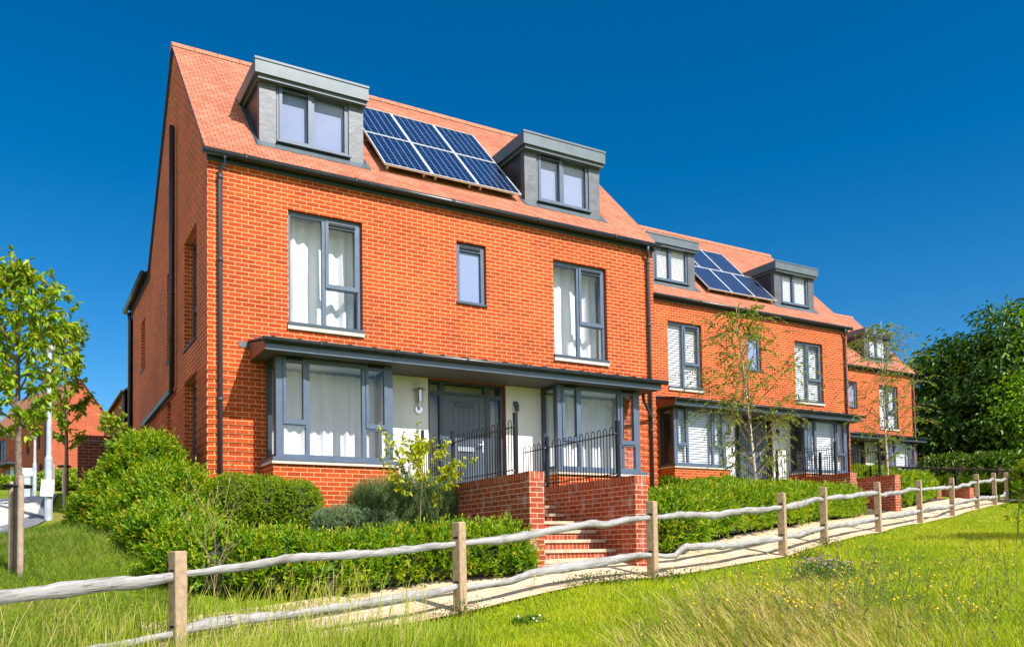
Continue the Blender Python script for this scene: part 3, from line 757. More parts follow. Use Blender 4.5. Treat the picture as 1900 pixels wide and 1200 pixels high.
for r_, rn in ((0, 'lower'), (1, 'upper')):
    for k, kn in enumerate(('left', 'middle', 'right')):
        solar((0, 0, 0), 3.27 + k * 1.012, .36 + r_ * 1.065, 1.0, 1.515, f'{kn} blue solar panel in the {rn} row on the nearest house roof', 'solar panels on the nearest house')
for r_, rn, offs in ((0, 'lower', 0.0), (1, 'upper', -.38)):
    for k, kn in enumerate(('left', 'middle', 'right')):
        solar(H2O, 3.35 + offs + k * 1.012, .36 + r_ * 1.065, 1.0, 1.515, f'{kn} blue solar panel in the {rn} row on the middle house roof', 'solar panels on the middle house')

# ------------------------------------------------------------------ curtains and blinds
def curtain(origin, x0, x1, z0, z1, y, label, amp=.035, per=.13, grp='white curtains in the nearest house'):
    n = int((x1 - x0) / .012); xs = np.linspace(x0, x1, n)
    ph = rng.uniform(0, 6, 5)
    yy = y + amp * (np.sin(xs * 6.28 / per + ph[0] + 1.2 * np.sin(xs * 5 + ph[1])) * .7 + .5 * np.sin(xs * 6.28 / per * .43 + ph[2]))
    zs = np.linspace(z0, z1, 9)
    v = np.array([(xs[i] - x0 , yy[i] * 1.0 - y + (yy[i] - y) * .25 * math.sin(3 * z), z - z0) for z in zs for i in range(n)])
    i = (np.arange(8)[:, None] * n + np.arange(n - 1)[None]).ravel()
    f = np.stack([i, i + 1, i + n + 1, i + n], 1).ravel()
    o = np_mesh('curtain', v, f, np.full(len(i), 4), M['curtain'], tint=rng.uniform(0, 1, len(v)) * .2, smooth=True)
    o.location = (origin[0] + x0, origin[1] + y, origin[2] + z0)
    tag(o, label, 'curtain', grp)
O = (0, 0, 0)
curtain(O, 1.36, 2.72, 3.99, 6.02, .42, 'white curtain in the upper left window of the nearest house', .05, .22)
curtain(O, 6.89, 8.25, 3.99, 6.02, .42, 'white curtain in the upper right window of the nearest house', .05, .22)
curtain(O, 1.0, 3.0, ZF + .02, 3.2, .14, 'white curtain inside the left bay window of the nearest house', .035, .16)
curtain(O, mirror(3.0), mirror(1.0), ZF + .02, 3.2, .14, 'white curtain inside the right bay window of the nearest house', .035, .16)
def blind(origin, x0, x1, z0, z1, y, label, pitch=.075, grp='white slatted blinds in the farther houses'):
    q = MB(); z = z0
    while z < z1:
        q.face([(x0, y - .022, z), (x1, y - .022, z), (x1, y + .018, z + .068), (x0, y + .018, z + .068)])
        q.face([(x0, y - .018, z - .006), (x1, y - .018, z - .006), (x1, y + .022, z + .062), (x0, y + .022, z + .062)])
        z += pitch
    q.box(x0, x1, y - .03, y + .03, z1, z1 + .05)
    q.box(x0, x0 + .045, y - .02, y + .02, z0, z1); q.box(x1 - .045, x1, y - .02, y + .02, z0, z1)
    o = q.build('window_blind', M['blind'], loc=origin); tag(o, label, 'blind', grp)
blind(H2O, 1.39, 2.68, 4.06, 5.96, .19, 'white slatted blind in the upper left window of the middle house')
blind(H2O, 6.92, 8.22, 4.06, 5.96, .19, 'white slatted blind in the upper right window of the middle house')
blind(H2O, 1.05, 2.95, 1.65, 3.18, -.45, 'white slatted blind in the left bay window of the middle house')
blind(H2O, 6.6, 8.5, 1.65, 3.18, -.45, 'white slatted blind in the right bay window of the middle house')
blind(H2O, 1.31, 2.62, 7.48, 8.40, .559, 'white slatted blind in the left dormer of the middle house', .06)
blind(H2O, 6.84, 8.15, 7.48, 8.40, .559, 'white slatted blind in the right dormer of the middle house', .06)
blind(H3O, 6.92, 8.22, 4.06, 5.96, .19, 'white slatted blind in the upper window of the farthest house')
blind(H3O, 6.6, 8.5, 1.65, 3.18, -.45, 'white slatted blind in the bay window of the farthest house')
blind(H3O, 6.84, 8.15, 7.48, 8.40, .559, 'white slatted blind in the dormer of the farthest house', .06)

# ------------------------------------------------------------------ steps, stair walls, railings
def stairs(origin, who, nfront=True):
    ox, oy, oz = origin
    xa, xb = 3.82, 5.50
    st = empty('brick_steps', (ox, oy, oz)); tag(st, f'brick steps with stone treads leading up to {who}', 'steps', 'brick steps up to the front doors')
    ys = [-1.78, -2.05, -2.32, -2.96, -3.24, -3.50, -3.77, -4.03]
    zs = [.93, .775, .62, .465, .31, .155, 0.0, -.155]
    for k in range(8):
        yb = -.0 if k == 0 else ys[k - 1]
        q = MB(); q.box(xa + .002, xb - .002, ys[k] + .03, yb + .028 if k else -.016, zs[k] - .8, zs[k] - .051); q.build('riser', M['soldier'], st)
        q = MB(); q.box(xa + .002, xb - .002, ys[k], yb + .027 if k else -.016, zs[k] - .05, zs[k]); q.build('tread', M['tread'], st)
    for (x0, x1, side) in ((3.595, 3.82, 'left'), (5.50, 5.725, 'right')):
        w = empty('stair_wall', (ox, oy, oz)); tag(w, f'{side} brick wall beside the steps of {who}', 'wall', 'brick walls beside the front steps', 'thing')
        q = MB(); q.box(x0, x1, -4.07, -.72 if side == 'right' else -.016, -1.2, 1.015); q.build('brickwork', M['brick_stair'], w)
        q = MB(); q.box(x0 - .012, x1 + .012, -4.29, -4.071, -1.2, 1.013); q.build('pier', M['brick_stair'], w)
        q = MB()
        q.box(x0 - .004, x1 + .004, -4.07, -.72 if side == 'right' else -.016, 1.017, 1.12)
        q.box(x0 - .014, x1 + .014, -4.292, -4.071, 1.016, 1.122)
        q.build('coping', M['soldier'], w)
        rl = empty('railing', (ox, oy, oz)); tag(rl, f'black bow-top railing on the {side} stair wall of {who}', 'railing', 'black bow-top railings')
        xc = (x0 + x1) / 2
        yl = [-3.72, -1.62] + ([-.80] if side == 'right' else [-.25])
        pm = None
        for y in yl[:2]:
            if pm is None:
                q = MB(); q.box(-.028, .028, -.028, .028, 0, .91); q.box(-.031, .031, -.031, .031, .91, .925)
                q.tube([(-.03, 0, .72), (-.045, 0, .72)], .014, 8, 1); q.tube([(-.03, 0, .06), (-.045, 0, .06)], .014, 8, 1)
                pm = q.build('post', [M['black'], M['chrome']], rl); p = pm
            else:
                p = pm.copy(); col.objects.link(p); p.parent = rl
            p.location = (xc, y, 1.122)
        for zz, nm in ((1.20, 'bottom_rail'), (1.845, 'top_rail')):
            q = MB(); q.box(xc - .018, xc + .018, -3.69, yl[2], zz - .006, zz + .006); q.build(nm, M['black'], rl)
        hm = None
        y = -3.60
        while y < yl[2] - .06:
            if abs(y + .07 - (-1.62)) > .07:
                if hm is None:
                    q = MB(); pts = [(0, 0, 1.13), (0, 0, 1.91)] + [(0, .045 - .045 * math.cos(a), 1.91 + .05 * math.sin(a)) for a in np.linspace(.3, math.pi - .3, 6)] + [(0, .09, 1.91), (0, .09, 1.13)]
                    q.tube(pts, .0075, 6); hm = q.build('hoop', M['black'], rl, smooth=True); hp = hm
                else:
                    hp = hm.copy(); col.objects.link(hp); hp.parent = rl
                hp.location = (xc, y, 0)
            y += .17
stairs(O, 'the nearest house')
stairs((13.33, 5.0, .85), 'the middle house')
stairs((21.0, 7.5, .84), 'the farthest house')

# ------------------------------------------------------------------ garden wall
w = empty('garden_wall', (-1.46, 7.75, 0)); tag(w, 'dark red brick garden wall beside the left end of the nearest house', 'wall', kind='thing')
q = MB(); q.box(0, 1.44, 0, .22, .6, 2.735); q.build('brickwork', M['brick_dark'], w)
q = MB(); q.box(-.02, 1.44, -.02, .24, 2.737, 2.765); q.build('tile_course', M['asphalt'], w)
q = MB(); q.box(0, 1.44, 0, .22, 2.767, 2.88); q.build('coping', brick_mat('dark_coping', (.12, .024, .018), (.19, .04, .024), (.30, .22, .16), bw=.075, rh=.3, offset=0), w)

# ------------------------------------------------------------------ split rail fence
def rail(a, b, r0, seed):
    g = np.random.default_rng(seed)
    a, b = Vector(a), Vector(b); d = b - a; Ln = d.length
    n = 34; ph = g.uniform(0, 6.28, 10)
    verts = []
    kn = g.integers(4, 7); kt = np.concatenate([[0], np.sort(g.uniform(.1, .9, kn)), [1]])
    kz = np.concatenate([[0], g.normal(0, .030, kn), [0]]); ky = np.concatenate([[0], g.normal(0, .022, kn), [0]])
    kh = np.concatenate([[.62], g.uniform(.85, 1.22, kn), [.62]]); ka = np.concatenate([[0], g.normal(0, .22, kn), [0]])
    smooth_ = lambda t, v: sum(np.interp(min(1, max(0, t + dd_)), kt, v) for dd_ in (-.03, -.01, .01, .03)) / 4
    prof = [(1.0, -.72), (.92, .55), (.30, 1.0), (-.95, .62), (-.80, -.80)]
    prof = [(p + .12 * g.standard_normal(), q_ + .10 * g.standard_normal()) for p, q_ in prof]; K = 5
    knot = g.uniform(.2, .8)
    for i in range(n + 1):
        t = i / n; s = t * Ln
        bow = smooth_(t, kz) + .0035 * g.standard_normal(); by = smooth_(t, ky)
        kb = .30 * math.exp(-((t - knot) / .02) ** 2)
        hh = r0 * smooth_(t, kh) * (1 + .045 * g.standard_normal() + kb); ww = .036 * (.6 + .4 * smooth_(t, kh)) * (1 + kb)
        an = smooth_(t, ka) + .12; ca_, sa_ = math.cos(an), math.sin(an)
        for k in range(K):
            c, sn = prof[k]; jx = 1 + .04 * g.standard_normal()
            yy, zz_ = -ww * c * jx, hh * sn * jx
            verts.append((s, by + yy * ca_ - zz_ * sa_, bow + yy * sa_ + zz_ * ca_))
    f = []; tot = []
    for i in range(n):
        for k in range(K):
            k2 = (k + 1) % K
            f += [i * K + k, i * K + k2, (i + 1) * K + k2, (i + 1) * K + k]; tot.append(4)
    f += list(range(K))[::-1]; tot.append(K); f += [n * K + k for k in range(K)]; tot.append(K)
    o = np_mesh('rail', np.array(verts), np.array(f), tot, M['rail'], fence, smooth=False)
    x = d.normalized(); y = Vector((0, 0, 1)).cross(x).normalized(); z = x.cross(y)
    mt = Matrix((x, y, z)).transposed().to_4x4(); mt.translation = a
    o.matrix_world = mt
fence = empty('split_rail_fence'); tag(fence, 'split rail fence with sawn posts and wavy silvered rails along the path', 'fence', kind='thing')
PA = R(25)
pmesh = None
for i in range(len(FENCE)):
    x, y, z = FENCE[i]
    if pmesh is None:
        q = MB(); bv = .008; hw = .064
        ring = lambda s, z: [(-s + bv, -s, z), (s - bv, -s, z), (s, -s + bv, z), (s, s - bv, z), (s - bv, s, z), (-s + bv, s, z), (-s, s - bv, z), (-s, -s + bv, z)]
        lv = [ring(hw, -.6), ring(hw, 1.145), ring(hw - .012, 1.155)]
        for u in range(2):
            for k in range(8):
                k2 = (k + 1) % 8; q.face([lv[u][k], lv[u][k2], lv[u + 1][k2], lv[u + 1][k]])
        q.face(lv[2])
        for zz in (.905, .37):
            for s in (-1, 1):
                q.box(s * hw - .002, s * hw + .002, -.036, .036, zz + .045, zz + .072, 1)
        pmesh = q.build('post', [M['post'], M['black']], fence); p = pmesh
    else:
        p = pmesh.copy(); col.objects.link(p); p.parent = fence
    p.location = (x, y, z); p.rotation_euler = (random.uniform(-.012, .012), random.uniform(-.012, .012), PA + random.uniform(-.05, .05))
ca, sa = math.cos(PA), math.sin(PA)
for i in range(len(FENCE) - 1):
    a, b = Vector(FENCE[i]), Vector(FENCE[i + 1])
    dirv = (b - a).normalized()
    for zz, r0 in ((.905, .056), (.37, .056)):
        rail(a + dirv * -.03 + Vector((0, 0, zz + random.uniform(-.02, .02))), b + dirv * .03 + Vector((0, 0, zz + random.uniform(-.02, .02))), r0, 100 + i * 7 + int(zz * 10))

# ------------------------------------------------------------------ foliage tools
def nrm(a): return a / np.maximum(np.linalg.norm(a, axis=-1, keepdims=True), 1e-9)
def leaves(name, pos, dirs, nor, size, width, mat, parent=None, tint=None, fold=.25, curl=.15):
    """pos: base; dirs: leaf axis; nor: approximate leaf normal; 6 verts, two quads"""
    n = len(pos); dirs = nrm(dirs)
    side = nrm(np.cross(dirs, nor)); up = np.cross(side, dirs)
    size = np.broadcast_to(size, (n,))[:, None]; wd = size * width
    fo = fold * wd
    P = np.empty((n, 6, 3))
    P[:, 0] = pos
    P[:, 1] = pos + dirs * size * .32 - side * wd * .5 + up * fo
    P[:, 2] = pos + dirs * size * .70 - side * wd * .38 + up * (fo * .8 - curl * size * .3)
    P[:, 3] = pos + dirs * size - up * curl * size
    P[:, 4] = pos + dirs * size * .70 + side * wd * .38 + up * (fo * .8 - curl * size * .3)
    P[:, 5] = pos + dirs * size * .32 + side * wd * .5 + up * fo
    b = (np.arange(n) * 6)[:, None]
    F = np.concatenate([b + np.array([0, 1, 2, 3]), b + np.array([0, 3, 4, 5])], 1).ravel()
    t = np.repeat(np.zeros(n) if tint is None else tint, 6)
    return np_mesh(name, P.reshape(-1, 3), F, np.full(2 * n, 4), mat, parent, t)

def rnd_dir(n):
    return nrm(rng.standard_normal((n, 3)))
def shoots(name, pts, nors, mat, parent, lsize=.06, lw=.42, nl=9, sl=.12, up=.55, spread=.9, tipc=.35, jit=.35, fold=.25, base_t=None):
    """leafy shoots rooted at pts, leaning along nors and up"""
    m = len(pts)
    ax = nrm(nors * (1 - up) + np.array([0, 0, up]) + jit * rng.standard_normal((m, 3)))
    a1 = nrm(np.cross(ax, rnd_dir(m))); a2 = np.cross(ax, a1)
    base = rng.uniform(.05, .72, m) if base_t is None else base_t
    tips = rng.uniform(0, 1, m) < .5
    pos = []; di = []; no = []; ti = []; sz = []
    L = sl * rng.uniform(.6, 1.35, m)
    for k in range(nl):
        u = (k + .5) / nl
        an = 2.4 * k + rng.uniform(0, 6.28, m)
        rad = np.cos(an)[:, None] * a1 + np.sin(an)[:, None] * a2
        pos.append(pts + ax * (L * (u - .25))[:, None])
        d = rad * spread * (1.15 - .7 * u) + ax * (.35 + .75 * u) + .18 * rng.standard_normal((m, 3))
        di.append(d); no.append(ax + .3 * rng.standard_normal((m, 3)))
        ti.append(np.clip(base + np.where(tips, tipc, tipc * .4) * u ** 2 + .10 * rng.standard_normal(m), 0, 1))
        sz.append(lsize * rng.uniform(.7, 1.2, m) * (1.1 - .45 * u))
    return leaves(name, np.concatenate(pos), np.concatenate(di), np.concatenate(no), np.concatenate(sz), lw, mat, parent, np.concatenate(ti), fold)

def noise3(p, s, seed):
    g = np.random.default_rng(seed); out = np.zeros(len(p))
    for k in range(5):
        w = g.standard_normal((2, 3)) * s * (1.0 + .5 * k); ph = g.uniform(0, 6.28, 2)
        out += np.sin(p @ w[0] + ph[0]) * np.sin(p @ w[1] + ph[1]) / (1 + .35 * k)
    return out / 2.2

def blob_pts(c, r, n, seed, amp=.12, s=3.2, zmin=-.6, power=.8):
    d = nrm(np.random.default_rng(seed).standard_normal((int(n * 1.6) + 10, 3)))
    d = d[d[:, 2] > zmin][:n]
    d = np.sign(d) * np.abs(d) ** power; 
    p = d * np.array(r)
    k = 1 + amp * noise3(p, s, seed)
    n_ = nrm(d / np.array(r))
    return np.array(c) + p * k[:, None], n_
def blob_core(name, c, r, seed, amp, s, mat, parent, shrink=.86, power=.8):
    nu, nv = 28, 18
    u = np.linspace(0, 2 * np.pi, nu, endpoint=False); v = np.linspace(-np.pi / 2, np.pi / 2, nv)
    uu, vv = np.meshgrid(u, v)
    d = np.stack([np.cos(vv) * np.cos(uu), np.cos(vv) * np.sin(uu), np.sin(vv)], -1).reshape(-1, 3)
    d = np.sign(d) * np.abs(d) ** power
    p = d * np.array(r); p = p * (shrink * (1 + amp * noise3(p, s, seed)))[:, None] + np.array(c)
    i = (np.arange(nv - 1)[:, None] * nu + np.arange(nu)[None]).ravel(); j = (np.arange(nv - 1)[:, None] * nu + (np.arange(nu)[None] + 1) % nu).ravel()
    f = np.stack([i, j, j + nu, i + nu], 1).ravel()
    return p, f
def merge_cores(name, parts, mat, parent):
    V = []; F = []; b = 0
    for p, f in parts: V.append(p); F.append(f + b); b += len(p)
    F = np.concatenate(F)
    return np_mesh(name, np.concatenate(V), F, np.full(len(F) // 4, 4), mat, parent, smooth=True)

def shrub(name, blobs, mat, label, cat, dens=260, group=None, **kw):
    """blobs: list of (centre, radii); a shrub of leafy shoots round a twiggy core"""
    root = empty(name, (blobs[0][0][0], blobs[0][0][1], H1(blobs[0][0][0], blobs[0][0][1])))
    tag(root, label, cat, group, 'thing')
    off = np.array(root.location)
    P = []; N = []; C = []
    for k, (c, r) in enumerate(blobs):
        c = np.array(c) - off
        area = 4 * math.pi * ((r[0] * r[1]) ** 1.6 / 3 + (r[0] * r[2]) ** 1.6 / 3 + (r[1] * r[2]) ** 1.6 / 3) ** (1 / 1.6)
        seed = 11 + k + int(abs(c[0] * 100))
        n = int(area * dens)
        p, nn = blob_pts(c, r, n, seed)
        P.append(p); N.append(nn)
        p2, nn2 = blob_pts(c, [x * .9 for x in r], n // 2, seed + 500)
        P.append(p2); N.append(nn2)
        C.append(blob_core('core', c, r, seed, .12, 3.2, None, None))
    P = np.concatenate(P); N = np.concatenate(N)
    inside = np.zeros(len(P), bool)
    for c, r in blobs:
        q = (P - (np.array(c) - off)) / np.array(r); inside |= (np.abs(q) ** 2.3).sum(1) < .62
    P, N = P[~inside], N[~inside]
    gz = height(P[:, 0] + off[0], P[:, 1] + off[1]) - off[2]
    keep = P[:, 2] > gz - .02
    P, N = P[keep], N[keep]
    shoots('foliage', P, N, mat, root, **kw)
    merge_cores('branches', C, M['core'], root)
    return root

def hedge(name, line, hw, hh, mat, label, cat='hedge', dens=240, base_off=0.0, group=None, seed=3, **kw):
    """hedge along a ground polyline: half width hw, height hh (may be list per vertex)"""
    line = np.array(line, float); hh = np.broadcast_to(np.array(hh, float), (len(line),))
    seg = np.hypot(*np.diff(line, axis=0).T); d = np.concatenate([[0], np.cumsum(seg)]); Ln = d[-1]
    root = empty(name, (line[0, 0], line[0, 1], H1(*line[0]))); tag(root, label, cat, group, 'thing')
    off = np.array(root.location)
    g = np.random.default_rng(seed)
    def surf(t, a, shrink=1.0):
        """t along, a in 0..pi across (front foot, top, back foot)"""
        x = np.interp(t, d, line[:, 0]); y = np.interp(t, d, line[:, 1]); h = np.interp(t, d, hh)
        e = 1e-2; dx = np.interp(t + e, d, line[:, 0]) - np.interp(t - e, d, line[:, 0]); dy = np.interp(t + e, d, line[:, 1]) - np.interp(t - e, d, line[:, 1])
        l = np.hypot(dx, dy) + 1e-9; nx, ny = dy / l, -dx / l
        c = np.cos(a); s = np.sin(a)
        cc = np.sign(c) * np.abs(c) ** .55; ss = np.abs(s) ** .5
        endk = np.sqrt(np.clip(np.minimum(t, Ln - t) / (hw * .7), 0.02, 1)) ** .8
        z0 = height(x, y)
        p0 = np.stack([x, y, z0], 1)
        nz = 1.7 * noise3(p0 * 1.0 + np.stack([c, s, c * s], 1), 2.3, seed) + .7 * noise3(p0 + np.stack([c, s, c * s], 1), 6.0, seed + 1)
        k = shrink * (1 + .13 * nz)
        P = np.stack([x + nx * hw * cc * k * endk, y + ny * hw * cc * k * endk, z0 + base_off + h * ss * (k * .5 + .5 * shrink) * endk], 1)
        N = nrm(np.stack([nx * c, ny * c, s * .9 + .05], 1))
        return P, N
    at_ = np.linspace(.004, math.pi - .004, 400)
    cx_ = np.sign(np.cos(at_)) * np.abs(np.cos(at_)) ** .55 * hw; cz_ = np.abs(np.sin(at_)) ** .5 * hh.mean()
    al_ = np.concatenate([[0], np.cumsum(np.hypot(np.diff(cx_), np.diff(cz_)))])
    arcs = lambda k: np.interp(g.uniform(0, al_[-1], k), al_, at_)
    area = Ln * (2 * hh.mean() + 2 * hw)
    n = int(area * dens)
    P, N = surf(g.uniform(0, Ln, n), arcs(n))
    P2, N2 = surf(g.uniform(0, Ln, n // 2), arcs(n // 2), .9)
    P = np.concatenate([P, P2]) - off; N = np.concatenate([N, N2])
    shoots('foliage', P, N, mat, root, **kw)
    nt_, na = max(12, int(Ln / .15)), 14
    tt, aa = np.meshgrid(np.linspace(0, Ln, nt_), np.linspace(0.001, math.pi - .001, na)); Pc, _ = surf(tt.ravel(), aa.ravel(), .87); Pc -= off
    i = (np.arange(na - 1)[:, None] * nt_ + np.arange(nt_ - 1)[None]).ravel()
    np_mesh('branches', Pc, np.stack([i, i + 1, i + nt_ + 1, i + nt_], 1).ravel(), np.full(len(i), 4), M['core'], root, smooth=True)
    return root
# ------------------------------------------------------------------ shrubs and hedges
BL = lambda x, y, z: (x, y, z)
shrub('laurel_shrub', [((-.82, .72, 1.0), (.58, .65, .95)), ((-1.05, .95, .72), (.72, .75, .75)), ((-1.38, 1.3, .5), (.50, .55, .55)), ((-.62, -.35, .60), (.66, .75, .68)), ((-.75, -1.40, .15), (.62, .75, .52)), ((-1.05, -.1, .34), (.55, .75, .58))], M['hedge'],
      'tall rounded glossy green shrub at the left corner of the nearest house', 'shrub', dens=190, lsize=.09, lw=.34, nl=10, sl=.26, up=.5, jit=.42)
HG = 'clipped hedges along the path'
hedge('hedge', [(-1.1, -2.7), (-.4, -3.45), (.8, -3.75), (2.2, -3.76), (3.7, -4.16)], .44, [.68, .62, .58, .60, .60], M['hedge'], 'low glossy hedge in front of the nearest house, left of its brick steps', dens=165, group=HG, seed=5, lsize=.088, lw=.34, nl=10, sl=.26, up=.55, jit=.45)
hedge('hedge', [(6.3, -3.35), (8.0, -2.55), (10.4, -1.75), (12.9, -.75), (16.3, .55)], .68, [.86, .80, .74, .70, .62], M['hedge'], 'long bright green hedge in front of the middle house, right of the near steps', dens=150, group=HG, seed=6, lsize=.095, lw=.36, nl=9, sl=.26, jit=.45)
hedge('hedge', [(10.3, 1.2), (12.2, 1.6), (14.4, 1.75)], .5, .78, M['hedge'], 'short dark hedge under the left bay window of the middle house', dens=220, group=HG, seed=8, lsize=.08, lw=.4, nl=7, sl=.14)
hedge('hedge', [(19.5, 1.55), (22.0, 2.55), (24.0, 3.55)], .62, [.9, .85, .8], M['hedge'], 'far yellow-green hedge in front of the farthest house', dens=170, group=HG, seed=9, lsize=.09, lw=.42, nl=7, sl=.15, base_t=None)
hedge('hedge', [(20.0, 5.0), (24.0, 6.6), (29.5, 8.6)], .7, .95, M['box'], 'pale green planting under the windows of the farthest house', dens=150, group=HG, seed=10, lsize=.10, lw=.45, nl=7, sl=.16)
shrub('box_shrub', [((.32, -.62, .82), (.46, .45, .44)), ((.72, -.78, .80), (.40, .40, .42))], M['box'], 'wide rounded small-leaved bush beside the downpipe, left of the darker one', 'shrub', dens=620, group='rounded bushes under the left bay window', lsize=.034, lw=.5, nl=8, sl=.07, up=.35, tipc=.25)
shrub('box_shrub', [((1.20, -1.02, .72), (.36, .36, .42))], M['box'], 'small round bush under the left bay window, right of the wider one', 'shrub', dens=640, group='rounded bushes under the left bay window', lsize=.034, lw=.5, nl=8, sl=.07, up=.35, tipc=.15)
shrub('grey_mound', [((1.75, -1.55, .42), (.45, .35, .30)), ((2.2, -1.75, .38), (.40, .32, .28))], M['greyleaf'], 'low grey-green mound of fine foliage below the left bay window', 'shrub', dens=700, lsize=.03, lw=.3, nl=9, sl=.07, up=.5)
shrub('rosemary_bush', [((2.45, -1.45, .62), (.50, .40, .45)), ((2.95, -1.6, .66), (.45, .38, .50)), ((3.3, -1.7, .55), (.32, .4, .50))], M['rosemary'], 'dark spiky rosemary bush against the left stair wall', 'shrub', dens=360, lsize=.045, lw=.13, nl=22, sl=.26, up=.85, spread=.75, jit=.22, tipc=.3)

# ------------------------------------------------------------------ trees
def branching(base, h, z0, rad, nb, seed, lean=(0, 0), trunk_r=.05, up=.55, droop=0.0, prof=lambda u: math.sin(math.pi * min(1, .15 + .85 * u)) ** .8, twigs=5, wob=.05, azr=None, tl=(.18, .42), td=1.0):
    """returns tube list [(path, radii)] and leaf anchors (pos, dir)"""
    g = random.Random(seed)
    base = Vector(base); tubes = []; anchors = []
    n = 14; tp = []
    for i in range(n + 1):
        t = i / n
        tp.append(base + Vector((lean[0] * t + wob * math.sin(3.1 * t + seed) * t, lean[1] * t + wob * math.sin(4.2 * t + 2 * seed) * t, h * t)))
    tubes.append((tp, [trunk_r * (1 - .88 * (i / n)) for i in range(n + 1)]))
    for b in range(nb):
        u = (b + g.random()) / nb
        t = (z0 + (h - z0) * u * .97) / h
        i = min(int(t * n), n - 1); p = tp[i].lerp(tp[i + 1], t * n - i)
        az = b * 2.4 + g.uniform(-.5, .5) if azr is None else g.uniform(*azr)
        L = rad * prof(u) * g.uniform(.75, 1.15) + .08
        d = Vector((math.cos(az), math.sin(az), up + g.uniform(-.2, .25))).normalized()
        path = [p.copy()]; ns = 6
        for s in range(ns):
            d = (d + Vector((g.gauss(0, .12), g.gauss(0, .12), g.gauss(0, .1) + (.10 - droop)))).normalized()
            path.append(path[-1] + d * L / ns)
        r0 = trunk_r * (1 - .8 * t) * .5
        tubes.append((path, [max(.0028, r0 * (1 - .85 * s / ns)) for s in range(ns + 1)]))
        for k in range(twigs):
            f = g.uniform(.25, 1.0) if k else 1.0
            s = min(int(f * ns), ns - 1); q = path[s].lerp(path[s + 1], f * ns - s)
            dd = (path[s + 1] - path[s]).normalized() + Vector((g.gauss(0, .6), g.gauss(0, .6), g.gauss(0, .4) + .1 - droop * 2)) * (1 if k else .2)
            dd.normalize(); l2 = L * g.uniform(*tl) + .06
            tw = [q.copy()]
            for s2 in range(4):
                dd = (dd + Vector((g.gauss(0, .15), g.gauss(0, .15), -droop * td))).normalized(); tw.append(tw[-1] + dd * l2 / 4)
            tubes.append((tw, [.0045, .004, .0032, .0025, .002]))
            for s2 in range(4):
                anchors.append((tw[s2], tw[s2 + 1]))
    return tubes, anchors
def tree(name, base, label, cat, mats, lmat, nleaf, lsize, lw, hang=.3, group=None, tmean=.5, tubes_n=7, **kw):
    root = empty(name, base); tag(root, label, cat, group)
    tubes, anch = branching((0, 0, 0), **kw)
    q = MB(); q.tube(tubes[0][0], tubes[0][1], 10); q.build('trunk', mats[0], root, smooth=True)
    q = MB()
    for p, r in tubes[1:]: q.tube(p, r, tubes_n if len(p) > 5 else 4, cap=False)
    q.build('branches', mats[1], root, smooth=True)
    A = np.array([(*a, *b) for a, b in anch]); k = rng.integers(0, len(A), nleaf); f = rng.uniform(0, 1, nleaf)[:, None]
    pos = A[k, :3] * (1 - f) + A[k, 3:] * f
    d = nrm(A[k, 3:] - A[k, :3]); out = d * .5 + rnd_dir(nleaf) * .9; out[:, 2] -= hang
    tt = np.clip(tmean + .22 * rng.standard_normal(nleaf) + .15 * np.sin(k * .37), 0, 1)
    leaves('crown', pos, out, rnd_dir(nleaf) * .6 + np.array([0, 0, .8]), lsize * rng.uniform(.65, 1.25, nleaf), lw, lmat, root, tt, fold=.2, curl=.3)
    return root
TG = 'staked young street trees'
tree('street_tree', (-2.68, -2.2, -.25), 'larger young street tree with pale trunk tied to two timber stakes', 'tree', (M['trunk'], M['twig']), M['street'], 2700, .108, .46, hang=.5, group=TG, h=3.85, z0=1.65, rad=.85, nb=34, seed=3, trunk_r=.062, up=.75, twigs=7, tmean=.55)
tree('street_tree', (-1.80, 5.71, .70), 'smaller darker street tree behind the lamp column', 'tree', (M['trunk'], M['twig']), M['street'], 2300, .11, .48, hang=.5, group=TG, h=4.25, z0=1.55, rad=.74, nb=28, seed=8, trunk_r=.055, up=.7, twigs=6, tmean=.38)
BG = 'young birch trees in the front hedges'
tree('birch_tree', (11.98, -.65, .75), 'young birch tree with white trunk standing before the middle house', 'tree', (M['birch'], M['twig']), M['birchleaf'], 9000, .046, .6, hang=.7, group=BG, h=4.75, z0=.75, rad=1.3, nb=46, seed=5, trunk_r=.042, up=.75, droop=.10, twigs=9, tl=(.35, .75), td=3.2, lean=(-.45, .1), tmean=.5)
tree('birch_tree', (19.86, 1.66, 1.1), 'slender birch tree standing before the farthest house', 'tree', (M['birch'], M['twig']), M['birchleaf'], 5200, .050, .6, hang=.7, group=BG, h=5.6, z0=1.2, rad=1.2, nb=46, seed=6, trunk_r=.04, up=.8, droop=.09, twigs=8, tl=(.35, .7), td=3.2, lean=(-.15, 0), tmean=.5)
tree('young_tree', (15.5, -9.3, H1(15.5, -9.3)), 'young tree just outside the view that shades the lawn at the right', 'tree', (M['trunk'], M['twig']), M['street'], 8000, .11, .5, hang=.4, h=5.0, z0=2.9, rad=1.15, nb=30, seed=23, trunk_r=.05, up=.5, twigs=7)
tree('lime_shrub', (2.58, -2.72, .0), 'small lime-yellow shrub with bare stems left of the brick steps', 'shrub', (M['twig'], M['twig']), M['lime'], 1700, .064, .55, hang=.3, h=1.55, z0=.75, rad=.66, nb=18, seed=12, trunk_r=.013, up=.35, twigs=7, wob=.12, tmean=.6)
tree('sapling', (.0, 14.6, 2.0), 'leafy green sapling behind the garden wall', 'tree', (M['twig'], M['twig']), M['street'], 1300, .12, .5, hang=.2, h=2.25, z0=.4, rad=.9, nb=20, seed=14, trunk_r=.03, up=.6, twigs=6, tmean=.6)
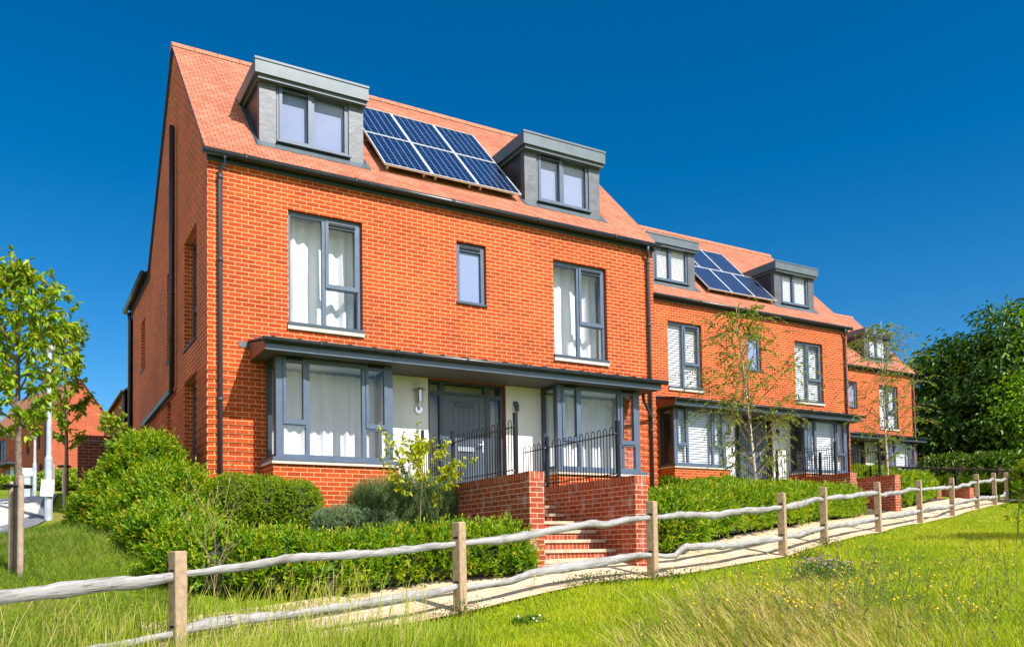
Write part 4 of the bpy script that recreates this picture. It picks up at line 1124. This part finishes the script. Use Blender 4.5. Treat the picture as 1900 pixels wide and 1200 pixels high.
for (x, y, z, hh, lb) in ((-2.67, -2.36, -.25, 1.28, 'round timber tree stake in front of the larger street tree'), (-2.765, -2.12, -.25, 1.22, 'round timber tree stake left of the larger street tree'), (-1.83, 5.56, .6, 1.35, 'grey timber tree stake at the smaller street tree')):
    q = MB(); q.tube([(0, 0, -.2), (0, 0, hh - .01), (0, 0, hh)], [.037, .037, .031], 12)
    o = q.build('tree_stake', M['stake'], loc=(x, y, z), smooth=False); tag(o, lb, 'stake', 'timber stakes of the street trees')
for (x, y, z, a, lb) in ((-2.66, -2.25, .90, .12, 'black rubber tie round the larger street tree and its stakes'), (-1.79, 5.64, 1.92, .09, 'black rubber tie round the smaller street tree')):
    q = MB()
    q.tube([(a * 1.25 * math.cos(t) - .05, a * 1.0 * math.sin(t), 0) for t in np.linspace(0, 6.283, 20)], .022, 6, cap=False)
    o = q.build('tree_tie', M['black'], loc=(x, y, z)); tag(o, lb, 'tree tie', 'rubber tree ties')

def big_tree(name, base, blobs, lmat, nclump, per, lsize, label, seed, csz=1.0, inner=.5, droop=.45, lw=.42, trunk=.35):
    root = empty(name, base); tag(root, label, 'tree', None)
    off = np.array(base)
    q = MB(); h = blobs[0][0][2] - base[2]
    tp = [(0, 0, -.3), (.1, .05, h * .35), (.05, -.1, h * .8), (.2, 0, h * 1.3)]
    q.tube(tp, [trunk, trunk * .8, trunk * .5, .06], 12); q.build('trunk', M['trunk'], root, smooth=True)
    g = np.random.default_rng(seed)
    cs = []; cn = []
    tot = sum(r[0] * r[1] * r[2] for _, r in blobs)
    for c, r in blobs:
        n = int(nclump * r[0] * r[1] * r[2] / tot); d = nrm(g.standard_normal((n, 3)))
        rad = np.where(g.uniform(size=n) < inner, g.uniform(.45, .9, n), g.uniform(.88, 1.08, n))
        cs.append(np.array(c) + d * np.array(r) * rad[:, None] - off); cn.append(d)
    cs = np.concatenate(cs); cn = np.concatenate(cn)
    q = MB()
    for i in range(0, len(cs), max(1, len(cs) // 70)):
        a = Vector((.05, -.05, h * g.uniform(.4, 1.1))); b = Vector(cs[i])
        q.tube([a, a.lerp(b, .5) + Vector((0, 0, .25)), b], [.09, .05, .02], 5, cap=False)
    q.build('branches', M['trunk'], root, smooth=True)
    m = len(cs); n = m * per
    k = np.repeat(np.arange(m), per)
    spread = g.standard_normal((n, 3)) * np.array([.42, .42, .16]) * csz
    pos = cs[k] + spread
    pos[:, 2] -= .22 * csz * (spread[:, 0] ** 2 + spread[:, 1] ** 2) / (.42 * csz) ** 2 * .35
    d = nrm(np.stack([spread[:, 0], spread[:, 1], -droop * np.ones(n) * csz * .6], 1) + cn[k] * .35 + .35 * g.standard_normal((n, 3)))
    nn = np.array([0, 0, 1.0]) + cn[k] * .5 + .35 * g.standard_normal((n, 3))
    tt = np.clip(.45 + .2 * g.standard_normal(m)[k] + .15 * g.standard_normal(n), 0, 1)
    leaves('crown', pos, d, nn, lsize * g.uniform(.6, 1.3, n), lw, lmat, root, tt, fold=.15, curl=.3)
big_tree('chestnut_tree', (47.5, 11.5, 2.6), [((47.0, 11.5, 9.0), (6.0, 6.0, 4.9)), ((44.7, 13.2, 7.4), (4.8, 4.8, 4.5)), ((44.2, 12.2, 5.0), (4.4, 4.4, 2.6)), ((50.5, 9.0, 8.0), (6, 6, 6))], M['chestnut'], 1150, 60, .36,
         'huge dark green broadleaf tree behind the right end of the houses', 31, csz=1.5, inner=.55)
big_tree('beech_tree', (32.6, 1.2, 1.8), [((31.6, 1.9, 6.6), (2.2, 2.2, 2.4)), ((30.6, 2.7, 5.0), (1.7, 1.7, 1.5)), ((30.8, 2.3, 8.6), (1.0, 1.0, 1.7)), ((33.3, .8, 7.5), (2.6, 2.6, 2.8))], M['beech'], 330, 55, .125,
         'bright green beech tree at the far right edge behind the fence', 33, csz=.95, inner=.45, droop=.25, lw=.6, trunk=.16)
hedge('bramble_thicket', [(28.6, 6.4), (31.5, 5.0), (35.5, 3.2)], .8, [.45, .5, .6], M['box'], 'untidy green thicket along the old fence at the right', cat='thicket', dens=110, seed=21, lsize=.13, lw=.5, nl=7, sl=.3, jit=.5)
hedge('bramble_thicket', [(34, 10.5), (39, 8.0), (45, 5)], 1.4, 1.5, M['chestnut'], 'dark undergrowth below the huge tree behind the old fence', cat='thicket', dens=60, seed=22, lsize=.2, lw=.5, nl=7, sl=.4, jit=.5)
shrub('wild_bush', [((28.6, 1.75, 2.15), (.85, .8, .75)), ((29.6, 1.2, 2.3), (.8, .8, .8))], M['box'], 'yellow-green wild bush by the last fence posts', 'shrub', dens=130, lsize=.11, lw=.4, nl=8, sl=.25, tipc=.5)

# old fence behind
of = empty('old_fence', (30.38, 7.65, 0)); tag(of, 'old brown post and rail fence in front of the huge dark tree', 'fence', kind='thing')
q = MB(); q.box(-.07, .07, -.07, .07, -.4, 1.25); pm = q.build('post', M['oldfence'], of)
dv = Vector((1.39, -.84, 0)).normalized()
pts = []
for k in range(6):
    p = dv * (k * 1.62 - 1.6); z = H1(30.38 + p.x, 7.65 + p.y); pts.append(Vector((p.x, p.y, z)))
    o = pm if k == 0 else pm.copy()
    if k: col.objects.link(o); o.parent = of
    o.location = pts[-1]; o.rotation_euler = (0, 0, -.54)
for k in range(5):
    for zz in (1.08, .62):
        q = MB(); q.tube([pts[k] + Vector((0, 0, zz)), pts[k + 1] + Vector((0, 0, zz))], .05, 5); q.build('rail', M['oldfence'], of)

# ------------------------------------------------------------------ street furniture and far houses
def lamp(base, h, r, label):
    o = empty('lamp_column', base); tag(o, label, 'lamp column', 'grey steel lamp columns')
    q = MB(); q.tube([(0, 0, -.2), (0, 0, 1.25), (0, 0, 1.33), (0, 0, h)], [r * 1.45, r * 1.45, r, r * .85], 14); q.tube([(0, 0, 0), (0, 0, .03)], r * 1.7, 12); q.build('column', M['galv'], o, smooth=False)
    q = MB(); q.tube([(0, 0, h), (0, 0, h + .06), (0, 0, h + .16), (0, 0, h + .2)], [r, r * 1.9, r * 1.9, r * .6], 14); q.build('lantern', M['galv'], o)
    q = MB(); q.box(-r * .8, r * .8, -r * 1.47, -r * 1.4, .5, 1.0); q.build('access_door', M['galv'], o)
lamp((-2.15, 4.75, .72), 3.4, .052, 'near grey lamp column with white sign beside the footway')
lamp((-2.1, 22.0, 2.25), 2.3, .05, 'distant thin lamp column beyond the road')
sg = empty('blank_sign', (-2.15, 4.75, 0)); tag(sg, 'blank white square sign fixed low on the near lamp column', 'sign')
q = MB(); q.obox((-.03, -.13, 1.385), (.115, .02, 0), (.0005, -.004, 0), (.012, 0, .165)); q.build('board', M['signw'], sg)
q = MB(); q.box(-.1, .1, -.122, -.10, 1.30, 1.33); q.box(-.1, .1, -.122, -.10, 1.43, 1.46); q.build('bracket', M['galv'], sg)
q = MB(); q.box(-.16, .16, -.12, .12, -.2, .75); q.box(-.18, .18, -.14, .14, .75, .80); o = q.build('service_cabinet', M['galv'], loc=(-2.35, 22.3, H1(-2.35, 22.3))); tag(o, 'small grey service cabinet beside the distant lamp column', 'cabinet')
q = MB(); q.tube([(0, 0, -.2), (0, 0, 1.3)], .05, 8)
so = None
for k, (dx, dy, lb) in enumerate(((-.16, 0, 'left one of two stakes of a bare sapling across the road'), (.16, .1, 'right one of two stakes of a bare sapling across the road'))):
    if so is None: so = q.build('tree_stake', M['stake']); o = so
    else: o = so.copy(); col.objects.link(o)
    o.location = (-1.43 + dx, 18.8 + dy, H1(-1.43, 18.8)); tag(o, lb, 'stake', 'stakes across the road')

def far_house(name, loc, rz, w, d, ze, zr, windows_f, windows_s, label, canopy=False):
    """w along the gable front (-y), d deep; windows (a0,a1,z0,z1)"""
    h = empty(name, loc, R(rz)); tag(h, label, 'house', 'distant brick houses')
    q = MB()
    q.panel(0, w, -2, ze, windows_f, 0, .25, 'y'); q.panel(0, d, -2, ze, windows_s, 0, .25, 'x'); q.panel(0, d, -2, ze, [], w, w - .25, 'x'); q.box(0, w, d - .2, d, -2, ze)
    q.face([(0, 0, ze), (w, 0, ze), (w / 2, 0, zr - .05)]); q.face([(0, d, ze), (w, d, ze), (w / 2, d, zr - .05)])
    q.build('wall', M['brick_far'], h)
    q = MB(); sl = math.hypot(w / 2 + .2, zr - ze)
    for s in (0, 1):
        xe = -.2 if s == 0 else w + .2
        uv = [(0, 0), (d + .3, 0), (d + .3, sl), (0, sl)]
        q.face([(xe, -.15, ze - .15), (xe, d + .15, ze - .15), (w / 2, d + .15, zr), (w / 2, -.15, zr)], 0, uv)
        q.face([(xe, -.15, ze - .23), (xe, d + .15, ze - .23), (w / 2, d + .15, zr - .08), (w / 2, -.15, zr - .08)], 0, uv)
        q.face([(xe, -.15, ze - .23), (xe, -.15, ze - .15), (w / 2, -.15, zr), (w / 2, -.15, zr - .08)], 1)
        q.tube([(xe, -.1, ze - .12), (xe, d + .1, ze - .12)], .07, 6, 1)
    q.build('roof', [M['tile'], M['gutter']], h)
    for ws, ax in ((windows_f, 'y'), (windows_s, 'x')):
        for (a0, a1, b0, b1) in ws:
            window(h, a0 + .001, a1 - .001, b0 + .001, b1 - .001, .1, [(a0 + .08, (a0 + a1) / 2 - .03, b0 + .1, b1 - .1), ((a0 + a1) / 2 + .03, a1 - .08, b0 + .1, b1 - .1)], axis=ax, fm='frame_dark')
    q = MB(); q.box(.3, w - .3, .8, d - .4, ze - .25, ze - .2); q.box(.9, 1.0, .5, d - .4, -1, ze - .2); q.build('inner_wall', M['inner'], h)
    if canopy:
        q = MB(); q.box(-1.0, -.002, 6.2, 10.8, 2.45, 2.62); q.build('canopy', M['frame_dark'], h)
        q = MB(); q.box(-.03, -.002, 7.9, 8.7, 0, 2.4); q.build('render_panel', M['white'], h)
        for a in (6.9, 8.9):
            q = MB(); q.box(-.05, -.031, a, a + .9, 0, 2.15); q.build('door', M['door'], h)
    q = MB(); q.tube([(-.08, .25, ze - .1), (-.08, .25, -1)], .06, 8); q.build('downpipe', M['gutter'], h)
    return h
f1 = far_house('distant_brick_house', (-.48, 64.5, 5.7), 17.4, 5.0, 14, 6.0, 9.35, [(3.5, 4.1, 3.2, 4.6)], [(1.0, 1.9, .5, 2.1), (1.6, 2.3, 3.3, 4.8), (4.0, 4.9, 3.1, 4.8), (6.6, 7.6, 3.1, 4.8), (10.2, 12.2, 3.1, 5.0)], 'distant brick house across the road with a sunlit gable and satellite dish', canopy=True)
q = MB(); q.tube([(4.35, -.25, 6.1), (4.35, -.12, 6.15), (4.35, -.02, 6.15)], .03, 6)
pr = [(0.0, .26), (.05, .25), (.09, .18), (.11, .08), (.115, .01)]
q.tube([(4.35 - .0, -.38 + a, 6.17 + a * .5) for a, r_ in pr], [r_ for a, r_ in pr], 14); q.build('satellite_dish', M['galv'], f1)
far_house('distant_brick_house', (2.7, 38.5, 3.6), 0, 7.5, 13.5, 6.0, 9.6, [], [(1.6, 2.2, 2.6, 4.8), (4.6, 5.3, 2.6, 5.0), (8.4, 9.2, 2.6, 4.8)], 'distant tall brick house seen between the street trees and the nearest house')
hedge('hedge', [(-7.5, 39), (-3.6, 36.8), (-1.9, 33.6)], .7, .4, M['hedge'], 'low dark hedge in front of the distant house across the road', dens=40, seed=31, lsize=.22, lw=.5, nl=6, sl=.3)
hedge('hedge', [(-1.5, 33.2), (.8, 30.2), (3.4, 27.5)], .8, .7, M['box'], 'taller loose green hedge across the road behind the near lamp column', dens=40, seed=32, lsize=.22, lw=.5, nl=6, sl=.35)
q = MB(); q.box(-.3, .3, -.35, .35, 0, 1.0); q.box(-.32, .32, -.38, .36, 1.0, 1.08); o = q.build('wheelie_bin', M['whiteplastic'], loc=(-2.1, 37.3, H1(-2.1, 37.3))); tag(o, 'pale bin beside the low distant hedge', 'bin')

# ------------------------------------------------------------------ grass
FP = np.array([(p[0], p[1]) for p in FENCE])
def fence_d(x, y):
    best = np.full(len(x), 1e9); sd = np.zeros(len(x))
    for i in range(len(FP) - 1):
        a, b = FP[i], FP[i + 1]; d = b - a; L2 = d @ d
        t = ((x - a[0]) * d[0] + (y - a[1]) * d[1]) / L2
        t = np.clip(t, 0 if i else -9, 1 if i < len(FP) - 2 else 9)
        px, py = a[0] + t * d[0], a[1] + t * d[1]
        r = np.hypot(x - px, y - py); s = np.sign(d[0] * (y - py) - d[1] * (x - px))
        m = r < best; best[m] = r[m]; sd[m] = (r * s)[m]
    return sd
CAMXY = np.array([-2.7315, -14.5871]); FWD = np.array([.5049, .8632]); RGT = np.array([.8632, -.5049])
def lawn_ok(x, y):
    d = fence_d(x, y)
    near = d < -.05
    left = (d > -.05) & (x < -.9) & (y < 1.9 + .12 * (x + 3)) & (y > -6.5) & ~((d < 1.25) & (x > -1.5)) & ~((x > -.9) & (y > -3.6))
    return near | left, d
def scatter(n, w0, w1, pw, lat=.85):
    u = rng.uniform(size=n)
    e = 2 - pw
    w = (w0 ** e + u * (w1 ** e - w0 ** e)) ** (1 / e)
    l = rng.uniform(-lat, lat, n) * w
    p = CAMXY + w[:, None] * FWD + l[:, None] * RGT
    return p[:, 0], p[:, 1], w
def patch(x, y, s, seed):
    return noise3(np.stack([x, y, 0 * x], 1), s, seed)
def blades(name, x, y, h, wd, tint, mat, seg=1, lean=.5, bend=.3, parent=None, head=None, zoff=0.0, wind=(.12, .05)):
    n = len(x); z = height(x, y) + .02 + zoff
    az = rng.uniform(0, 6.283, n); lv = np.stack([np.cos(az), np.sin(az)], 1) * (lean * rng.uniform(.2, 1, n) * h)[:, None]
    lv += np.array(wind) * h[:, None]
    fa = rng.uniform(0, 6.283, n); side = np.stack([np.cos(fa), np.sin(fa), 0 * fa], 1)
    ts = np.linspace(0, 1, seg + 1)
    V = []; T = []
    for k, t in enumerate(ts):
        c = np.stack([x + lv[:, 0] * t ** 1.6, y + lv[:, 1] * t ** 1.6, z + h * (t - bend * .5 * t ** 2.5 * rng.uniform(.3, 1, n) * 0.6)], 1)
        wk = wd * (1 - t) ** .6 if head is None else wd * (1 if t < .74 else (head if t < .97 else .3))
        if k < seg or head is not None:
            V += [c - side * (wk * .5)[:, None], c + side * (wk * .5)[:, None]]
            tk = tint if head is None or t < .7 else np.clip(tint + .25, 0, 1); T += [tk, tk]
        else: V.append(c); T.append(tint)
    m = len(V); V = np.stack(V, 1).reshape(-1, 3); T = np.stack(T, 1).ravel()
    F = []; tot = []; b = np.arange(n) * m
    if seg == 1 and head is None:
        return np_mesh(name, V, np.stack([b, b + 1, b + 2], 1).ravel(), np.full(n, 3), mat, parent, T)
    q = [np.stack([b + 2 * k, b + 2 * k + 1, b + 2 * k + 3, b + 2 * k + 2], 1) for k in range(seg if head is not None else seg - 1)]
    F = np.concatenate(q).ravel(); tot = np.full(len(F) // 4, 4)
    if head is None:
        t3 = np.stack([b + m - 3, b + m - 2, b + m - 1], 1).ravel(); F = np.concatenate([F, t3]); tot = np.concatenate([tot, np.full(n, 3)])
    return np_mesh(name, V, F, tot, mat, parent, T)
x, y, w = scatter(560000, 4.5, 34, 1.75)
ok, d = lawn_ok(x, y); x, y, w, d = x[ok], y[ok], w[ok], d[ok]
pt = patch(x, y, .8, 41); pt2 = patch(x, y, 2.6, 42)
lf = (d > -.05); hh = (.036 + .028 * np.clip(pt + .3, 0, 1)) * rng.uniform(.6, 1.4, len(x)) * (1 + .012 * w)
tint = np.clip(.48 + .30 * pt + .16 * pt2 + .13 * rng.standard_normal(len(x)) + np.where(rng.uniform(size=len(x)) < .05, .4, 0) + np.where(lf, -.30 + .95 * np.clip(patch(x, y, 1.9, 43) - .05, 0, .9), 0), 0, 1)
nl = ~lf
g_ = blades('lawn_grass', x[nl], y[nl], hh[nl], .0055 * (.7 + .10 * w[nl]), tint[nl], M['grass'], 1, .9); tag(g_, 'short bright green lawn grass on the slope', kind='stuff')
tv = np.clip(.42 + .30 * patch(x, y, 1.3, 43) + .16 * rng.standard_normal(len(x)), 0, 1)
g_ = blades('shade_tinted_grass', x[lf], y[lf], hh[lf] * 1.5, .0060 * (.7 + .10 * w[lf]), tv[lf], M['verge'], 1, 1.0); tag(g_, 'rough mown grass on the left verge, coloured darker for shade, with dry brown patches', kind='stuff')
# tall seeding grass along the fence and in the foreground
def world(px_l, w):  # lateral ratio and depth to plan position
    p = CAMXY + w[:, None] * FWD + (px_l * w)[:, None] * RGT; return p[:, 0], p[:, 1]
n = 30000
x = rng.uniform(-5.5, 2.6, n); d_ = rng.beta(1.5, 1.5, n) * 4.4 - 1.3
ff = np.interp(x, [-5.5, -1.36, 1.94, 3], [0, 0, 0, 0])
yb = np.interp(x, FP[:, 0], FP[:, 1]); y = yb - d_
kp = (patch(x, y, 1.1, 51) > -.55 + np.clip((x + .2) * .55, 0, 2)) & ((d_ > .35) | ((d_ < -.9) & (x > -1.6) & (x < 1.2)) | (rng.uniform(size=n) < .5) & (x > -2.2) & (x < .0)) & (rng.uniform(size=n) < np.interp(x, [-5.5, -2.4, -.3, 1.4, 2.6], [.35, 1, 1, .30, .05]))
x, y = x[kp], y[kp]; n = len(x)
h = rng.uniform(.20, .50, n) * np.interp(x, [-2, 0, 2], [1, .85, .55])
blades_t = np.clip(.22 + .2 * patch(x, y, 1.5, 52) + .18 * rng.standard_normal(n), 0, 1)
t_ = blades('tall_grass', x, y, h, np.full(n, .0065), blades_t, M['tallgrass'], 5, .45, .5, head=1.0); tag(t_, 'tall pale seeding grass along the fence at the lower left', kind='stuff')
n = 900; x = rng.uniform(-4.5, .8, n); y = np.interp(x, FP[:, 0], FP[:, 1]) - rng.uniform(-.9, 2.6, n)
t3 = blades('grass_wisps', x, y, rng.uniform(.5, .85, n), np.full(n, .0042), np.clip(.55 + .2 * rng.standard_normal(n), 0, 1), M['tallgrass'], 6, .4, .4, head=1.5); tag(t3, 'thin pale grass stems with seed heads rising above the lower left fence', kind='stuff')
n = 6500; lat = rng.normal(.31, .10, n); w = rng.uniform(5.2, 9.4, n)
x, y = world(lat, w); pk = patch(x, y, 1.0, 61)
kp = (lat > .12) & (pk > -.15 + (w - 7.2) * .30) & (fence_d(x, y) < -.3); x, y, pk = x[kp], y[kp], pk[kp]; n = len(x)
t2 = blades('dry_grass', x, y, rng.uniform(.18, .48, n), np.full(n, .005), np.clip(.60 + .25 * rng.standard_normal(n), 0, 1), M['tallgrass'], 5, .45, .5, head=1.7, wind=(-.42, .22)); tag(t2, 'dry straw-coloured seeding grass in the lower right foreground', kind='stuff')
# wild flowers: stems with dark buds and yellow heads
n = 230; lat = rng.normal(.38, .10, n); w = rng.uniform(6, 10, n); x, y = world(lat, w); kp = fence_d(x, y) < -.25; x, y = x[kp], y[kp]; n = len(x)
z = height(x, y); hs = rng.uniform(.3, .62, n)
q = MB()
for i in range(n):
    lx, ly = rng.normal(0, .08, 2); top = Vector((x[i] + lx, y[i] + ly, z[i] + hs[i]))
    q.tube([(x[i], y[i], z[i]), (x[i] + lx * .4, y[i] + ly * .4, z[i] + hs[i] * .55), top], [.003, .0025, .002], 4, cap=False)
    for k in range(5):
        o_ = top + Vector((rng.normal(0, .04), rng.normal(0, .04), rng.normal(-.02, .05)))
        q.tube([top - Vector((0, 0, .1)), o_], .0015, 3, cap=False)
        yel = rng.uniform() < .13
        r_ = .012 if yel else .0065
        q.tube([o_ - Vector((0, 0, r_)), o_, o_ + Vector((0, 0, r_ * .7))], [r_ * .5, r_, r_ * .4], 6, 1 if yel else 2)
o = q.build('wild_flowers', [M['weedstem'], M['yellow'], M['bud']]); tag(o, 'wild flower stems with small yellow heads and brown buds in the lawn', kind='stuff')
# clover patch and thistle
cp = [((5.6, -6.1, H1(5.6, -6.1) + .02), (.42, .32, .17))]
def clover(name, cx, cy, r, n, label, frac, hz=.2):
    root = empty(name, (cx, cy, H1(cx, cy))); tag(root, label, 'plant', 'flowering clumps in the lawn')
    a = rng.uniform(0, 6.283, n); rr = r * np.sqrt(rng.uniform(0, 1, n)); p = np.stack([rr * np.cos(a), .8 * rr * np.sin(a), hz * rng.uniform(.1, 1, n) * (1 - .5 * (rr / r) ** 2)], 1)
    leaves('foliage', p, rnd_dir(n) + np.array([0, 0, .3]), np.array([0, 0, 1.]) + .4 * rnd_dir(n), .035 * rng.uniform(.6, 1.3, n), .7, M['clover'], root, rng.uniform(0, .58, n))
    m = int(n * frac); q = MB()
    for i in range(m):
        a = rng.uniform(0, 6.283); q_r = r * math.sqrt(rng.uniform(0, 1)); c = Vector((q_r * math.cos(a), .8 * q_r * math.sin(a), hz * rng.uniform(.75, 1.3) * (1 - .4 * (q_r / r) ** 2)))
        q.tube([c - Vector((0, 0, .012)), c, c + Vector((0, 0, .012))], [.006, .014, .005], 7)
    q.build('blossoms', M['purple'] if frac > .04 else M['signw'], root)
PX = lambda lat, w: tuple(float(v[0]) for v in world(np.array([lat]), np.array([w])))
clover('clover_clump', *PX(.365, 11.6), .48, 1500, 'clump of purple clover flowers in the lawn near the fence', .07, .30)
clover('clover_clump', *PX(.02, 9.6), .24, 420, 'small clump of white clover in the near lawn', .016, .09)
tree('thistle', (14.6, -5.0, H1(14.6, -5.0)), 'tall green thistle standing by the fence at the right edge', 'plant', (M['weedstem'], M['weedstem']), M['beech'], 80, .12, .2, hang=-.3, h=1.0, z0=.1, rad=.2, nb=14, seed=17, trunk_r=.012, up=.6, twigs=2, tmean=.5)
tree('dead_weed', (-.95, -5.35, H1(-.95, -5.35)), 'tall thin dry weed growing beside the fence post at the left', 'plant', (M['drystem'], M['drystem']), M['weed'], 160, .03, .4, hang=0, h=1.55, z0=.5, rad=.55, nb=12, seed=19, trunk_r=.007, up=1.3, twigs=2, tmean=.4)
# low weeds creeping over the path edge
n = 2600; k = rng.integers(0, 6, n); cx = np.array([(3.9, -5.2), (4.4, -5.25), (5.3, -5.2), (8.9, -4.55), (1.9, -5.45), (10.5, -3.75)])[k]
x = cx[:, 0] + rng.normal(0, .22, n); y = cx[:, 1] + rng.normal(0, .07, n); z = height(x, y)
o = leaves('creeping_weeds', np.stack([x, y, z + .02 + .16 * rng.uniform(size=n) ** 2], 1), rnd_dir(n) + np.array([0, 0, .4]), np.array([0, 0, 1.]) + .5 * rnd_dir(n), .03 * rng.uniform(.6, 1.4, n), .55, M['weed'], None, rng.uniform(0, 1, n))
tag(o, 'small green weeds creeping over the lawn edge of the path', kind='stuff')

# ------------------------------------------------------------------ camera, sun, sky
cam = bpy.data.cameras.new('camera'); co = bpy.data.objects.new('camera', cam); col.objects.link(co)
r2, u2, fw = Vector((.86339, -.50428, -.01603)), Vector((-.00816, -.04572, .99892)), Vector((.50447, .86233, .04359))
mt = Matrix((r2, u2, -fw)).transposed().to_4x4(); mt.translation = Vector((-2.73147, -14.58714, 0.0)); co.matrix_world = mt
cam.sensor_width = 36; cam.lens = 36 * 1578.77 / 1900; cam.shift_y = (951.5 - 600) / 1900; cam.clip_end = 2000; cam.clip_start = .05
sc.camera = co
SD = Vector((.40, -1.10, 1.10)).normalized()
sun = bpy.data.lights.new('sun', 'SUN'); sun.energy = 4.6; sun.angle = R(.53); sun.color = (1.0, .95, .91)
so_ = bpy.data.objects.new('sun', sun); col.objects.link(so_); so_.rotation_euler = SD.to_track_quat('Z', 'Y').to_euler(); so_.location = (10, -30, 40)
world_ = bpy.data.worlds.new('World'); sc.world = world_; world_.use_nodes = True; nt = world_.node_tree
for n_ in list(nt.nodes): nt.nodes.remove(n_)
sky = nt.nodes.new('ShaderNodeTexSky'); sky.sky_type = 'NISHITA'; sky.sun_disc = False
sky.sun_elevation = math.asin(SD.z); sky.sun_rotation = math.atan2(SD.x, SD.y); sky.air_density = .85; sky.dust_density = .08; sky.ozone_density = 3.0; sky.altitude = 60
hs_ = nt.nodes.new('ShaderNodeHueSaturation'); hs_.inputs['Saturation'].default_value = SKY_SAT; hs_.inputs['Value'].default_value = .88; hs_.inputs['Hue'].default_value = .497
nt.links.new(sky.outputs[0], hs_.inputs['Color'])
bg = nt.nodes.new('ShaderNodeBackground'); bg.inputs['Strength'].default_value = SKY_STR
tc_ = nt.nodes.new('ShaderNodeTexCoord')
sp_ = nt.nodes.new('ShaderNodeSeparateXYZ'); nt.links.new(tc_.outputs['Generated'], sp_.inputs[0])
def sm(v, lo, hi):
    m_ = nt.nodes.new('ShaderNodeMapRange'); m_.interpolation_type = 'SMOOTHSTEP'; m_.inputs[1].default_value = lo; m_.inputs[2].default_value = hi
    nt.links.new(v, m_.inputs[0]); return m_.outputs[0]
south = mth(nt, 'MULTIPLY_ADD', sp_.outputs['X'], -.35); south.node.inputs[2].default_value = 0.0
south = mth(nt, 'SUBTRACT', south, mth(nt, 'MULTIPLY', sp_.outputs['Y'], .94))
cn_ = nt.nodes.new('ShaderNodeTexNoise'); cn_.inputs['Scale'].default_value = 2.6; cn_.inputs['Detail'].default_value = 7.0; cn_.inputs['Roughness'].default_value = .55
mp_ = nt.nodes.new('ShaderNodeMapping'); mp_.inputs['Scale'].default_value = (1, 1, 2.2); nt.links.new(tc_.outputs['Generated'], mp_.inputs[0]); nt.links.new(mp_.outputs[0], cn_.inputs['Vector'])
cm_ = mth(nt, 'MULTIPLY', sm(south, .12, .45), sm(cn_.outputs['Fac'], .44, .58))
cm_ = mth(nt, 'MULTIPLY', cm_, sm(sp_.outputs['Z'], .02, .10))
cc_ = mixc(nt, 'MIX', cm_, hs_.outputs[0], (12.5, 12.6, 12.9))
nt.links.new(cc_, bg.inputs['Color'])
wo = nt.nodes.new('ShaderNodeOutputWorld'); nt.links.new(bg.outputs[0], wo.inputs['Surface'])
sc.view_settings.view_transform = 'Standard'; sc.view_settings.look = 'None'; sc.view_settings.gamma = 1.0; sc.view_settings.exposure = EXPO
try: sc.view_settings.use_curve_mapping = False
except Exception: pass
sc.render.engine = 'CYCLES'
cy = sc.cycles; cy.use_denoising = True; cy.max_bounces = 8; cy.diffuse_bounces = 3; cy.glossy_bounces = 3; cy.transmission_bounces = 4; cy.transparent_max_bounces = 12
cy.caustics_reflective = False; cy.caustics_refractive = False; cy.sample_clamp_indirect = 8.0
try: cy.denoiser = 'OPENIMAGEDENOISE'
except Exception: pass
